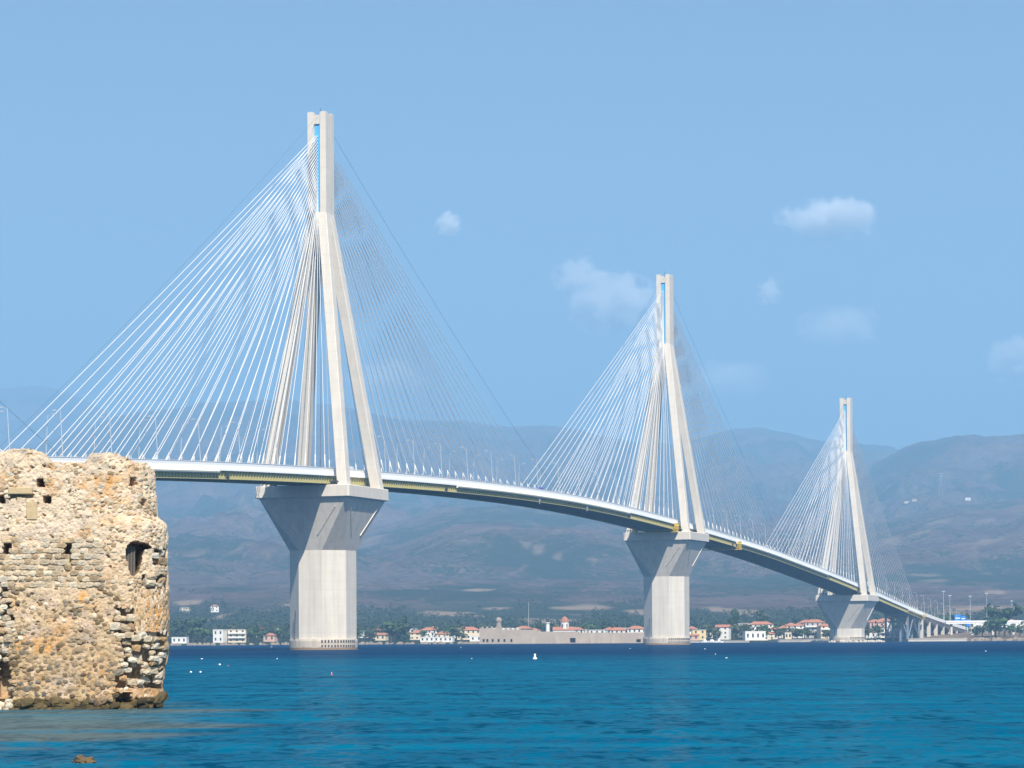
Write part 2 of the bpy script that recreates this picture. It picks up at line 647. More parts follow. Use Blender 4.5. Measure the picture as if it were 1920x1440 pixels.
def dz(s):
    return float(np.interp(s, _ds, _dz))


END = 2 * SPAN + 189          # end of the stayed deck
VEND = 1100.0
bridge = empty('cable_stayed_bridge', PA, -ANG)
tag(bridge, 'long white cable-stayed bridge with concrete pylons crossing the strait', 'bridge')


def strip(mb, s0, s1, prof, step=6.0, caps=True):
    """sweep a closed (l, dz) profile along the deck"""
    n = max(2, int(abs(s1 - s0) / step) + 1)
    rings = []
    for i in range(n):
        s = s0 + (s1 - s0) * i / (n - 1)
        z = dz(s)
        rings.append([(l, s, z + d) for l, d in prof])
    mb.loft(rings, caps)


def build_deck():
    s0, s1 = -470, END
    mb = MB()
    strip(mb, s0, s1, [(-HW + .3, -1.55), (-HW + .3, -2.05), (HW - .3, -2.05), (HW - .3, -1.55)])
    deck = mb.build('deck', M['soffit'], bridge)
    recalc(deck)
    mb = MB()
    strip(mb, s0, s1, [(-HW + .5, -1.547), (-HW + .5, -1.50), (HW - .5, -1.50), (HW - .5, -1.547)])
    recalc(mb.build('road_surface', M['asphalt'], deck))
    for sg in (-1, 1):
        mb = MB()
        pr = [(sg * (HW - .30), -2.45), (sg * (HW + .22), -2.45), (sg * (HW + .20), -2.1), (sg * (HW - .02), -0.98), (sg * (HW - .30), -0.98)]
        strip(mb, s0, s1, pr)
        recalc(mb.build('edge_beam', M['white_paint'], deck))
        mb = MB()
        strip(mb, s0, s1, [(sg * (HW - .16), -0.97), (sg * (HW - .04), -0.97), (sg * (HW - .04), -0.12), (sg * (HW - .16), -0.12)])
        recalc(mb.build('parapet', M['white_paint'], deck))
        mb = MB()
        strip(mb, s0, s1, [(sg * (HW - .22), -0.115), (sg * (HW + .06), -0.115), (sg * (HW + .06), 0.0), (sg * (HW - .22), 0.0)])
        recalc(mb.build('handrail', M['white_paint'], deck))
        # plate girder: web with top and bottom flange
        mb = MB()
        g = HW - .55
        strip(mb, s0, s1, [(sg * (g - .02), -2.46), (sg * (g + .04), -2.46), (sg * (g + .04), -4.62), (sg * (g - .02), -4.62)])
        strip(mb, s0, s1, [(sg * (g - .4), -4.625), (sg * (g + .4), -4.625), (sg * (g + .4), -4.8), (sg * (g - .4), -4.8)])
        strip(mb, s0, s1, [(sg * (g - .4), -2.06), (sg * (g - .05), -2.06), (sg * (g - .05), -2.44), (sg * (g - .4), -2.44)])
        recalc(mb.build('girder', M['girder'], deck))
        mb = MB()
        s = s0 + 1
        while s < s1:
            z = dz(s)
            l0, l1 = sorted((sg * (g + .045), sg * (g + .36)))
            mb.box(l0, l1, s - .06, s + .06, z - 4.62, z - 2.5)
            s += 1.85
        o = mb.build('web_stiffeners', M['girder2'], deck)
        o['kind'] = 'stuff'
    mb = MB()
    s = s0 + 1
    while s < s1:
        z = dz(s)
        mb.box(-HW + .9, HW - .9, s - .18, s + .18, z - 4.4, z - 2.06)
        s += 3.7
    o = mb.build('cross_beams', M['soffit'], deck)
    o['kind'] = 'stuff'
    for a, b in ((-280, -88), (91, 287), (458, 652), (880, END - 2)):
        for sg in (-1, 1):
            mb = MB()
            strip(mb, a, b, [(sg * (HW + .225), -2.3), (sg * (HW + .72), -2.6), (sg * (HW + .6), -3.0), (sg * (HW - .05), -3.3), (sg * (HW - .05), -2.46), (sg * (HW + .005), -2.46)])
            recalc(mb.build('wind_fairing', M['fairing'], deck))
    for s in (-82, 82, 176, 232, 288, 655, 452):
        mb = MB()
        z = dz(s)
        mb.box(HW - .4, HW + .12, s - .7, s + .7, z - 4.4, z - 3.32)
        mb.tube([(HW - .1, s, z - 4.3), (HW - .1, s, z - 5.4)], .16, 6)
        mb.build('drain_box', M['lampgrey'] if s in (176, 232) else M['dark'], deck)
    return deck


def octagon(r, z, rot=22.5):
    return [(r * math.cos(math.radians(rot + 45 * k)), r * math.sin(math.radians(rot + 45 * k)), z) for k in range(8)]


def sq8(h, z):
    """square with half side h as eight points, two sharing each corner"""
    e = 0.35
    pts = [(h, e - h), (h, h - e), (h - e, h), (e - h, h), (-h, h - e), (-h, e - h), (e - h, -h), (h - e, -h)]
    # order to match the octagon (first vertex at 22.5 degrees)
    pts = [(h, h - e), (h - e, h), (e - h, h), (-h, h - e), (-h, e - h), (e - h, -h), (h - e, -h), (h, e - h)]
    return [(x, y, z) for x, y in pts]


def build_pylon(idx, s, cap, detail=True, stays='parts'):
    R = 10.15
    zc = cap - 3.7                 # underside of the slab
    zs = zc - 15.6                 # top of the shaft
    mb = MB()
    mb.loft([octagon(R, -3), octagon(R, zs), sq8(14.6, zc)])
    py = mb.build('pylon', M['pier'], bridge)
    recalc(py)
    py.location = (0, s, 0)
    # wave skirt at the foot of the shaft
    mb = MB()
    n = 40
    mb.loft([[(r * math.cos(2 * math.pi * k / n), r * math.sin(2 * math.pi * k / n), z) for k in range(n)]
             for r, z in ((10.45, -2), (10.5, 2.75), (10.38, 3.3), (10.2, 3.32))])
    recalc(mb.build('foot_ring', M['base'], py))
    if detail:
        mb = MB()
        for k in range(13):
            a = math.radians(-68 + k * 5.4)
            ca, sa = math.cos(a), math.sin(a)
            for (z0, z1) in ((0.9, 1.5), (2.2, 3.0)):
                w = .22
                p = []
                for rr in (10.44, 10.62):
                    for dw in (-w, w):
                        for z in (z0, z1):
                            p.append((rr * ca - dw * sa, rr * sa + dw * ca, z))
                mb.poly(p, [(0, 1, 3, 2), (4, 6, 7, 5), (0, 4, 5, 1), (2, 3, 7, 6), (0, 2, 6, 4), (1, 5, 7, 3)])
        o = mb.build('fender_brackets', M['dark'], py)
        o['kind'] = 'stuff'
        mb = MB()
        mb.tube([(10.6 * math.cos(math.radians(-122)), 10.6 * math.sin(math.radians(-122)), 3.3), (10.2 * math.cos(math.radians(-122)), 10.2 * math.sin(math.radians(-122)), 12)], .12, 5)
        for k in range(9):
            z = 3.6 + k * .9
            a0, a1 = math.radians(-124), math.radians(-120)
            mb.tube([(10.3 * math.cos(a0), 10.3 * math.sin(a0), z), (10.3 * math.cos(a1), 10.3 * math.sin(a1), z)], .07, 4)
        mb.build('access_ladder', M['dark'], py)
    # slab
    mb = MB()
    c = .5
    H2 = 15.5

    def sl(h, z):
        return [(h, h - c, z), (h - c, h, z), (c - h, h, z), (-h, h - c, z), (-h, c - h, z), (c - h, -h, z), (h - c, -h, z), (h, c - h, z)]
    mb.loft([sl(H2 - .25, zc + .004), sl(H2, zc + .25), sl(H2, cap - .2), sl(H2 - .15, cap)])
    recalc(mb.build('cap_slab', M['concrete'], py))
    if detail:                      # pale ribs on the sloping faces of the capital
        for k in range(4):
            for sg in (-1, 1):
                mb = MB()
                top, bot = 10.2 * sg, 3.2 * sg
                pts = []
                for (w, zz) in ((top, zc - 2.6), (bot, zs + 4.6)):
                    t_ = (zz - zs) / (zc - zs)
                    d = R * math.cos(math.radians(22.5)) + t_ * (14.6 - R * math.cos(math.radians(22.5)))
                    x, y = d - .02, w
                    a = math.radians(90 * k)
                    pts.append((x * math.cos(a) - y * math.sin(a), x * math.sin(a) + y * math.cos(a), zz))
                mb.tube(pts, .3, 4)
                mb.build('rib', M['concrete'], py)
        # dampers and bearings between slab and deck
        for sg in (-1, 1):
            for l in (-13.2, -11.9, -9.5, 9.3, 10.4, 11.4):
                mb = MB()
                mb.box(l - .35, l + .35, sg * 13.6 - .5, sg * 13.6 + .5, cap, cap + .75)
                mb.tube([(l, sg * 13.6 - 1.5, cap + .95), (l, sg * 13.6 + 1.5, cap + .95)], .28, 6)
                mb.build('damper', M['dark'], py)
    top = cap + 114.3
    # legs
    zj = cap + 84.0
    hw = 1.62
    for sx in (-1, 1):
        for sy in (-1, 1):
            mb = MB()
            rings = []
            for k in range(8):
                t_ = k / 7
                z = cap + (zj - cap) * t_ - (0.0 if k else 0.0)
                off = 12.7 + (1.52 - 12.7) * t_
                w = hw - .12 * t_
                b = .18
                cx, cy = sx * off, sy * off
                rings.append([(cx + w, cy + w - b, z), (cx + w - b, cy + w, z), (cx - w + b, cy + w, z), (cx - w, cy + w - b, z),
                              (cx - w, cy - w + b, z), (cx - w + b, cy - w, z), (cx + w - b, cy - w, z), (cx + w, cy - w + b, z)])
            mb.loft(rings)
            recalc(mb.build('leg', M['concrete'], py))
    # head: two concrete walls with the blue anchor box in the slot between them
    hx, hy = 3.05, 3.0
    zb = top - 31.8
    for sx in (-1, 1):
        mb = MB()
        x0, x1 = sorted((sx * 1.0, sx * hx))
        mb.box(x0, x1, -hy, hy, zb + .002, top - .004)
        for sy in (-1, 1):
            y0, y1 = sorted((sy * (hy - 1.4), sy * (hy + .006)))
            xa, xb = sorted((sx * 1.25, sx * (hx + .006)))
            mb.box(xa, xb, y0, y1, top - 3.2, top + .4)
        mb.build('head_wall', M['concrete'], py)
    mb = MB()
    mb.box(-.998, .998, -hy + .3, hy - .3, top - 3.3, top - .9)
    mb.build('head_beam', M['concrete'], py)
    mb = MB()
    mb.box(-.996, .996, -2.3, 2.3, zb, top - 3.31)
    mb.build('anchor_box', M['core'], py)
    # tie block where the legs join
    mb = MB()
    mb.loft([[(x * 2.95, y * 2.9, zb - 5.2) for x, y in ((1, 1), (-1, 1), (-1, -1), (1, -1))], [(x * hx, y * hy, zb) for x, y in ((1, 1), (-1, 1), (-1, -1), (1, -1))]])
    recalc(mb.build('tie_block', M['concrete'], py))
    if detail:
        for lx in (-.6, .6):
            for zz in (zb - 1.4, zb - 4.4):
                mb = MB()
                mb.box(lx - .22, lx + .22, -3.06, -2.9, zz - .3, zz + .3)
                mb.build('vent_hole', M['black'], py)
        mb = MB()
        mb.box(2.9, 3.12, -1.2, -.7, zb - 5.1, zb - 4.1)
        mb.build('vent_hole', M['black'], py)
        mb = MB()
        mb.tube([(0, 0, top - .9), (0, 0, top + 2.0)], .08, 5)
        mb.build('lightning_rod', M['dark'], py)
    # stays
    all_mb = MB()
    for sy in (-1, 1):
        for sx in (-1, 1):
            for i in range(23):
                d = 15.5 + 161.5 * i / 22
                if s + sy * d > END - 1:
                    continue
                zt = top - 31.4 + 24.6 * (i / 22) ** 0.92
                za = dz(s + sy * d) - 1.4
                p0 = Vector((sx * .3 - .25, sy * 2.3, zt))
                p1 = Vector((sx * (HW - .75), sy * d, za))
                L = (p1 - p0).length
                sag = 0.0028 * L
                pts = []
                for k in range(7):
                    q = p0.lerp(p1, k / 6)
                    q.z -= sag * 4 * (k / 6) * (1 - k / 6)
                    pts.append(q)
                r = .105
                mb = MB() if stays == 'parts' else all_mb
                mb.tube(pts, r, 5, None, False)
                # anti-vandal tube and damper strut near the deck
                dirv = (p0 - p1).normalized()
                mb.tube([p1 - dirv * .2, p1 + dirv * 5.5], .21, 5, .19)
                if i > 2:
                    q = p1 + dirv * 5.2
                    mb.tube([q, (q.x, q.y + .25 * sy, za + .2)], .11, 4)
                if stays == 'parts':
                    mb.build('stay', M['stay'], py, True)
    if stays != 'parts':
        o = all_mb.build('stays', M['stay'], py, True)
        o['kind'] = 'stuff'
    # slack rope from the top of the head to the middle of the span
    for sy in (-1, 1):
        if s + sy * 202 > END or s + sy * 202 < -460:
            continue
        p0 = Vector((0, sy * 2.9, top - 1.2))
        p1 = Vector((HW - 1.5, sy * 202, dz(s + sy * 202) - .5))
        pts = []
        for k in range(25):
            q = p0.lerp(p1, k / 24)
            q.z -= 2.5 * 4 * (k / 24) * (1 - k / 24)
            pts.append(q)
        mb = MB()
        mb.tube(pts, .042, 4, None, False)
        mb.build('rope', M['rope'], py)
    return py


def build_viaduct():
    s0, s1 = END + .4, VEND
    mb = MB()
    w = HW - .2
    strip(mb, s0, s1, [(-w + .4, -1.4), (w - .4, -1.4), (w - .4, -2.2), (w - 1.6, -2.3), (w - 1.6, -3.6), (-w + 1.6, -3.6), (-w + 1.6, -2.3), (-w + .4, -2.2)])
    via = mb.build('approach_viaduct', M['pier'], bridge)
    recalc(via)
    for sg in (-1, 1):
        mb = MB()
        strip(mb, s0, s1, [(sg * (w - .398), -2.3), (sg * (w + .1), -2.3), (sg * (w + .1), -.2), (sg * (w - .398), -.2)])
        recalc(mb.build('parapet', M['white_paint'], via))
    # portal piers with an arched cross head
    k = 0
    for s in np.linspace(s0 + 6, s1 - 12, 7):
        zt = dz(s) - 3.62
        zb = -1.0
        if zt - zb < 2:
            continue
        mb = MB()
        for sg in (-1, 1):
            x0, x1 = sorted((sg * 5.2, sg * 7.4))
            mb.box(x0, x1, s - 1.1, s + 1.1, zb, zt)
        n = 9
        vs = []
        for i in range(n):
            a = math.pi * i / (n - 1)
            vs.append((-5.19 * math.cos(a), zt - 2.6 + 2.0 * math.sin(a)))
        for i in range(n - 1):
            (xa, za), (xb, zb2) = vs[i], vs[i + 1]
            mb.poly([(xa, s - 1, za), (xb, s - 1, zb2), (xb, s - 1, zt - .01), (xa, s - 1, zt - .01),
                     (xa, s + 1, za), (xb, s + 1, zb2), (xb, s + 1, zt - .01), (xa, s + 1, zt - .01)],
                    [(0, 1, 2, 3), (7, 6, 5, 4), (0, 4, 5, 1), (3, 2, 6, 7)])
        mb.build('pier', M['pier'], via)
    # spandrel arches along the edge of the viaduct
    ss = list(np.linspace(s0 + 6, s1 - 12, 7))
    for a, b in zip(ss[:-1], ss[1:]):
        mb = MB()
        n = 9
        pts = []
        for i in range(n):
            t_ = math.pi * i / (n - 1)
            s = (a + 1.1 + b - 1.1) / 2 - (b - a - 2.2) / 2 * math.cos(t_)
            pts.append((s, 2.4 * math.sin(t_)))
        for i in range(n - 1):
            (sa, ha), (sb, hb) = pts[i], pts[i + 1]
            za, zb2 = dz(sa) - 3.64, dz(sb) - 3.64
            for l0, l1 in ((-6.7, -5.7), (5.7, 6.7)):
                mb.poly([(l0, sa, za - 3 + ha), (l1, sa, za - 3 + ha), (l1, sb, zb2 - 3 + hb), (l0, sb, zb2 - 3 + hb),
                         (l0, sa, za), (l1, sa, za), (l1, sb, zb2), (l0, sb, zb2)],
                        [(0, 3, 2, 1), (4, 5, 6, 7), (0, 1, 5, 4), (1, 2, 6, 5), (2, 3, 7, 6), (3, 0, 4, 7)])
        mb.build('arch', M['pier'], via)
    # steel transition trestle under the end of the stayed deck
    zt = dz(END) - 4.85
    tr = empty('trestle', (0, END - 18, 0), 0, bridge)
    for l in (-7, -2.4, 2.4, 7):
        for d in (-26, 12):
            mb = MB()
            mb.box(l - .6, l + .6, d - .6, d + .6, -2, dz(END - 18 + d) - 4.82)
            mb.build('column', M['steel_shaded'], tr)
    for d in (-26, 12):
        for (a, b) in ((-7, -2.4), (7, 2.4)):
            mb = MB()
            h = dz(END - 18 + d) - 5.0
            mb.tube([(a, d, h * .15), (b, d, h * .95)], .35, 4)
            mb.build('brace', M['steel_shaded'], tr)
        mb = MB()
        h = dz(END - 18 + d) - 4.9
        mb.box(-7.7, 7.7, d - .63, d + .63, h - 1.4, h)
        mb.build('cross_head', M['steel_shaded'], tr)
    for l in (-7, 7):
        mb = MB()
        mb.tube([(l, -26, 1), (l, -7, dz(END - 25) - 5)], .4, 4)
        mb.tube([(l, 12, 1), (l, -7, dz(END - 25) - 5)], .4, 4)
        mb.build('brace', M['steel_shaded'], tr)


# ================================================================== things on the bridge
def w_of(l, s, z):
    """bridge local to world"""
    c, d = math.cos(-ANG), math.sin(-ANG)
    return Vector((PA.x + l * c - s * d, PA.y + l * d + s * c, z))


def make_lamp():
    root = empty('street_lamp')
    mb = MB()
    mb.tube([(0, 0, 0), (.38, 0, 6.5), (.72, 0, 12.6)], .11, 6, .06)
    mb.build('pole', M['lampgrey'], root)
    mb = MB()
    mb.tube([(.70, 0, 12.45), (1.1, 0, 12.6), (1.95, 0, 12.7)], .035, 5)
    mb.build('arm', M['lampgrey'], root)
    mb = MB()
    mb.loft([[(1.9, -.12, 12.76), (1.9, .12, 12.76), (1.9, .12, 12.92), (1.9, -.12, 12.92)],
             [(2.3, -.2, 12.72), (2.3, .2, 12.72), (2.3, .2, 12.95), (2.3, -.2, 12.95)],
             [(2.95, -.15, 12.74), (2.95, .15, 12.74), (2.95, .15, 12.86), (2.95, -.15, 12.86)]])
    recalc(mb.build('lamp_head', M['lampgrey'], root))
    return root


def ordinal(n):
    words = ['zeroth', 'first', 'second', 'third', 'fourth', 'fifth', 'sixth', 'seventh', 'eighth', 'ninth', 'tenth', 'eleventh', 'twelfth', 'thirteenth',
             'fourteenth', 'fifteenth', 'sixteenth', 'seventeenth', 'eighteenth', 'nineteenth', 'twentieth']
    if n < len(words):
        return words[n]
    tens = {2: 'twenty', 3: 'thirty', 4: 'forty', 5: 'fifty'}
    if n % 10 == 0:
        return {2: 'twentieth', 3: 'thirtieth', 4: 'fortieth', 5: 'fiftieth'}[n // 10]
    return tens[n // 10] + '-' + words[n % 10]


def build_lamps():
    proto = make_lamp()
    first = True
    near = [-194 + 24.2 * k for k in range(7)] + [31 + 24.2 * k for k in range(13)] + [397 + 24.2 * k for k in range(13)] + [768 + 24.2 * k for k in range(13)]
    far = [-175 + 24.2 * k for k in range(7)] + [29 + 24.2 * k for k in range(13)] + [395 + 24.2 * k for k in range(13)] + [766 + 24.2 * k for k in range(13)]
    for side, lst in ((1, near), (-1, far)):
        n = 0
        for s in lst:
            n += 1
            o = proto if first else copy_tree(proto)
            first = False
            o.location = w_of(side * (HW - .55), s, dz(s) - 1.5)
            o.rotation_euler = (0, 0, -ANG + (math.pi if side > 0 else 0))
            tag(o, f'{ordinal(n)} lamp post from the castle end along the {"near" if side > 0 else "far"} edge of the bridge deck',
                'street lamp', 'lamp posts along the bridge deck')


def build_vehicles():
    glass = mat('vehicle glass', (0.02, 0.025, 0.03), 0.1, 0.5)
    tyre = mat('tyre rubber', (0.02, 0.02, 0.02), 0.9)

    def van(s, l, body, label, cat, H, Ln):
        root = empty('van' if cat == 'van' else 'truck', w_of(l, s, dz(s) - 1.49), -ANG)
        mb = MB()
        W = 1.0
        hood = 1.0
        prof = [(-Ln / 2, .45), (Ln / 2, .45), (Ln / 2, 1.15), (Ln / 2 - hood, 1.35), (Ln / 2 - hood - .7, H - .1), (Ln / 2 - hood - 1.1, H), (-Ln / 2 + .1, H), (-Ln / 2, H - .15)]
        mb.loft([[(-W, y, z) for y, z in prof], [(W, y, z) for y, z in prof]])
        recalc(mb.build('body', body, root))
        mb = MB()
        mb.poly([(-.85, Ln / 2 - hood - .03, 1.4), (.85, Ln / 2 - hood - .03, 1.4), (.8, Ln / 2 - hood - .64, H - .2), (-.8, Ln / 2 - hood - .64, H - .2)], [(0, 1, 2, 3)])
        mb.build('windscreen', glass, root)
        for sx in (-1, 1):
            for yy in (-Ln / 2 + 1.0, Ln / 2 - 1.0):
                mb = MB()
                mb.tube([(sx * .75, yy, .36), (sx * 1.02, yy, .36)], .36, 10)
                mb.build('wheel', tyre, root)
        tag(root, label, cat, 'vehicles on the bridge')
    white = mat('white van paint', (0.8, 0.8, 0.8), 0.3, 0.5)
    blue = mat('violet blue truck paint', (0.10, 0.10, 0.42), 0.35, 0.5)
    van(9.5, 4.6, white, 'white van on the bridge deck between the two near pylon legs', 'van', 2.6, 6.0)
    van(186, 5.2, blue, 'small violet blue truck at mid span of the bridge deck', 'truck', 2.7, 5.5)

    def gantry(s, label, small=False):
        root = empty('inspection_gantry', w_of(0, s, dz(s)), -ANG)
        x1 = HW + 1.4
        hh = 5.9
        for sg in ((1,) if small else (-1, 1)):
            mb = MB()
            a, b = sorted((sg * (HW + .72), sg * x1))
            for xx in (a, b):
                for yy in (-1.9, 0, 1.9):
                    mb.box(xx - .1, xx + .1, yy - .1, yy + .1, -hh + (2.2 if small else 0), -2.2)
            for zz in (-2.2, -3.3, -4.4, -hh):
                if small and zz < -4.5:
                    continue
                mb.box(a - .1, b + .1, -2.0, 2.0, zz - .1, zz + .1)
            mb.box(a + .1, b - .1, -1.8, 1.8, -hh + 2.35, -2.35)
            mb.build('end_cage', M['yellow'], root)
        if not small:
            mb = MB()
            for yy in (-1.8, 1.8):
                mb.box(-HW - .7, HW + .7, yy - .1, yy + .1, -hh - .1, -hh + .1)
                mb.box(-HW - .7, HW + .7, yy - .1, yy + .1, -hh + .9, -hh + 1.05)
                for k in range(10):
                    x = -HW + k * 2 * HW / 9
                    mb.box(x - .06, x + .06, yy - .05, yy + .05, -hh + .1, -hh + .9)
            mb.box(-HW - .7, HW + .7, -1.7, 1.7, -hh - .05, -hh + .05)
            mb.build('walkway', M['yellow'], root)
        tag(root, label, 'gantry', 'yellow inspection gantries under the deck')
    gantry(SPAN - 16.5, 'yellow inspection gantry under the deck beside the legs of the middle pylon')
    gantry(460, 'yellow inspection gantry hanging under the deck between the middle and far pylons')
    gantry(END - 1.5, 'small yellow cage where the stayed deck meets the approach viaduct', True)


# ================================================================== castle
CY = 111.0
SIL = [(820, 282), (866, 283), (880, 286), (918, 289), (930, 293), (966, 294), (974, 306), (984, 311), (1070, 314), (1160, 315), (1230, 313), (1246, 310), (1290, 303), (1340, 303)]
TOPL = [(-400, 845), (-150, 850), (0, 848), (20, 842), (60, 842), (80, 847), (88, 858), (97, 866), (162, 867), (168, 853), (174, 849), (190, 849), (205, 847), (225, 852), (243, 858), (252, 866),
        (270, 868), (284, 868), (289, 878)]
CR = 2.1


def zc_of(py, Y=CY):
    return at(150, py, Y).z


def sil_x(z):
    # right-hand outline (m) as a function of height
    py = HOR - (z - CAMH) * F / CY + 3.6
    px = interp(py, [a for a, b in SIL], [b for a, b in SIL])
    return (px - 960 + (HOR - py) * ROLL) / F * (CY + CR * 0.9)


def plan(t, z):
    """point and outward normal of the castle wall: t is metres along the wall from X = -27"""
    x0 = sil_x(z) - CR
    fl = x0 + 27.0
    if t < fl:
        return Vector((-27.0 + t, CY, z)), Vector((0, -1, 0))
    a = (t - fl) / CR
    if a < 1.95:
        return Vector((x0 + CR * math.sin(a), CY + CR * (1 - math.cos(a)), z)), Vector((math.sin(a), -math.cos(a), 0))
    e = (t - fl - 1.95 * CR)
    n = Vector((math.sin(1.95), -math.cos(1.95), 0))
    d = Vector((-n.y, n.x, 0))
    return Vector((x0 + CR * math.sin(1.95), CY + CR * (1 - math.cos(1.95)), z)) + d * e, n


def t_of(px, py):
    """wall coordinate seen at a pixel of the front"""
    z = CAMH + un(px, py)[1] * CY / F
    x0 = sil_x(z) - CR
    X = un(px, py)[0] / F * CY
    if X <= x0:
        return X + 27.0, z
    a = 0.3
    for _ in range(12):
        Y = CY + CR * (1 - math.cos(a))
        X = un(px, py)[0] / F * Y
        a = math.asin(max(-1, min(.999, (X - x0) / CR)))
    z = CAMH + un(px, py)[1] * (CY + CR * (1 - math.cos(a))) / F
    return x0 + 27.0 + a * CR, z


HOLES = [(77, 904, 9, 13, .9), (88.5, 936, 10, 11, .9), (2, 935, 10, 12, .9), (12.5, 1028, 14, 18, 1.0), (126, 1028, 13, 18, 1.0), (132, 1046, 4, 14, .4),
         (250, 903, 10, 14, .7), (271, 941, 9, 10, .7), (256, 1263, 13, 16, .6), (232, 1308, 20, 16, .8), (291, 1290, 14, 22, .7),
         (6, 1262, 22, 40, .9), (4, 1290, 22, 36, .8), (224, 1283, 10, 12, .5), (272, 1226, 12, 12, .5), (34, 931, 3, 14, .25), (42, 930, 42, 3, .22)]
BIG = [(238, 1024), (247, 1016), (258, 1015), (270, 1017), (281, 1022), (284, 1027), (272, 1030), (267, 1040), (264, 1055), (260, 1070), (252, 1079), (246, 1077), (241, 1062), (237, 1045)]


def rubble(px, py):
    if px < 20 + 6 * math.sin(py * .05) and py > 1085:
        return True
    if 252 < px and 1108 < py < 1186:
        return False
    if px > 212 and 1140 < py < 1290:
        return px > 212 + 22 * abs(math.sin(py * .037)) - (18 if py < 1180 else 0)
    return px > 268 and 1078 < py < 1104 or (px > 286 and 1030 < py < 1062)


def build_castle():
    root = empty('castle_tower', (at(150, 1330, CY).x, CY + 2, 0))
    tag(root, 'ruined pale stone castle tower with small dark openings rising from the water', 'castle')
    off = Vector(root.location)
    # ---- core wall surface
    ts = np.concatenate([np.linspace(0, 3.6, 14, endpoint=False), np.arange(3.6, 15.0, .055), np.linspace(15.0, 22, 12)])
    nz = 210
    hole_t = []
    for (px, py, w, h, d) in HOLES:
        tt, zz = t_of(px, py)
        hole_t.append((tt, zz, (w / 2 + 1.6) / F * CY * (1.25 if px > 230 else 1), (h / 2 + 1.4) / F * CY, d * 1.3))
    bigp = [t_of(px, py) for px, py in BIG]

    def inside(p, poly):
        x, y = p
        c = False
        for i in range(len(poly)):
            (x1, y1), (x2, y2) = poly[i - 1], poly[i]
            if (y1 > y) != (y2 > y) and x < (x2 - x1) * (y - y1) / (y2 - y1) + x1:
                c = not c
        return c
    P = np.zeros((len(ts), nz, 3))
    N = np.zeros((len(ts), nz, 3))
    TT = np.zeros((len(ts), nz))
    ZZ = np.zeros((len(ts), nz))
    for i, t in enumerate(ts):
        p_, _n = plan(t, 9.0)
        px = 960 + p_.x / p_.y * F
        ztop = CAMH + un(px, interp(px, [a for a, b in TOPL], [b for a, b in TOPL]))[1] * p_.y / F
        if t > 14.5:
            ztop = min(ztop, 10.2)
        ztop += .05 * float(perlin(t * 3.1, 0.3)) + .03 * float(perlin(t * 9, 7.3))
        for j in range(nz):
            z = -1.2 + (ztop + 1.2) * j / (nz - 1)
            p, n = plan(t, z)
            P[i, j] = p
            N[i, j] = n
            TT[i, j] = t
            ZZ[i, j] = z
    PX = 960 + P[..., 0] / P[..., 1] * F
    PY = HOR - (P[..., 2] - CAMH) / P[..., 1] * F + 4
    disp = .10 * fbm(TT * .7, ZZ * .7, 1.1, 3) + .07 * fbm(TT * 2.6, ZZ * 2.6, 5.1, 4) + .035 * fbm(TT * 8, ZZ * 8, 9.1, 3)
    pit = fbm(TT * 3.2, ZZ * 3.6, 21.0, 3)
    disp -= np.clip(pit - .34, 0, 1) * .9
    rub = np.vectorize(rubble)(PX, PY)
    disp = np.where(rub & (P[..., 1] < CY + 2.1), disp - .58 + .26 * fbm(TT * 2.2, ZZ * 2.2, 33, 3), disp)
    for (tt, zz, w, h, d) in hole_t:
        jit = .03 * fbm(TT * 7, ZZ * 7, 3.0, 2)
        m = (np.abs(TT - tt) + jit < w) & (np.abs(ZZ - zz) + jit < h)
        disp = np.where(m, -d, disp)
    bx0, bx1 = min(p[0] for p in bigp), max(p[0] for p in bigp)
    bz0, bz1 = min(p[1] for p in bigp), max(p[1] for p in bigp)
    for i in range(len(ts)):
        if bx0 < ts[i] < bx1:
            for j in range(nz):
                if bz0 < ZZ[i, j] < bz1 and inside((ts[i], ZZ[i, j]), bigp):
                    disp[i, j] = -2.6
    V = P + N * disp[..., None]
    deepm = disp < -2.0
    V[deepm] = P[deepm] + np.array([-0.7, 2.8, 0.0])
    # rows over the top, running back
    tops = [V]
    for k, dback in enumerate((.5, 1.2, 2.2, 3.6)):
        row = P[:, -1, :] - N[:, -1, :] * dback
        row[:, 2] += .12 * fbm(ts * 1.3, 0 * ts + k * 3.0, 2.0, 3) - (.02 if k < 2 else .5 * (k - 1))
        tops.append(row[:, None, :])
    V = np.concatenate(tops, 1)
    nt, nn = V.shape[:2]
    verts = V.reshape(-1, 3) - np.array(off)
    faces = []
    for i in range(nt - 1):
        for j in range(nn - 1):
            a = i * nn + j
            faces.append((a, a + nn, a + nn + 1, a + 1))
    m = mat('castle mortar and plaster', (0.5, 0.4, 0.3), 0.95, 0.1)
    t = NT(m)
    v = t.coords('Object')
    n1 = t.noise(v, 0.55, 5, 0.6)
    n2 = t.noise(v, 2.4, 5, 0.65)
    n3 = t.noise(v, 9.0, 4, 0.7)
    sxz = t.add('SeparateXYZ')
    t.link(v, sxz.inputs[0])
    col = t.mix(t.ramp(n2, [(.3, g3(0)), (.7, g3(1))]), (0.33, 0.215, 0.11), (0.55, 0.415, 0.255))
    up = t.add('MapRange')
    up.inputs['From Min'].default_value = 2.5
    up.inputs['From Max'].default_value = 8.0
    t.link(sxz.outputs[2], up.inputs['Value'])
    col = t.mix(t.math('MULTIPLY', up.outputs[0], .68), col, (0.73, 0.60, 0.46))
    col = t.mix(t.ramp(n1, [(.54, g3(0)), (.68, g3(.7))]), col, (0.52, 0.27, 0.10))
    col = t.mix(t.ramp(n3, [(.55, g3(0)), (.75, g3(.65))]), col, (0.24, 0.17, 0.11))
    sta = t.add('Attribute', attribute_name='stain')
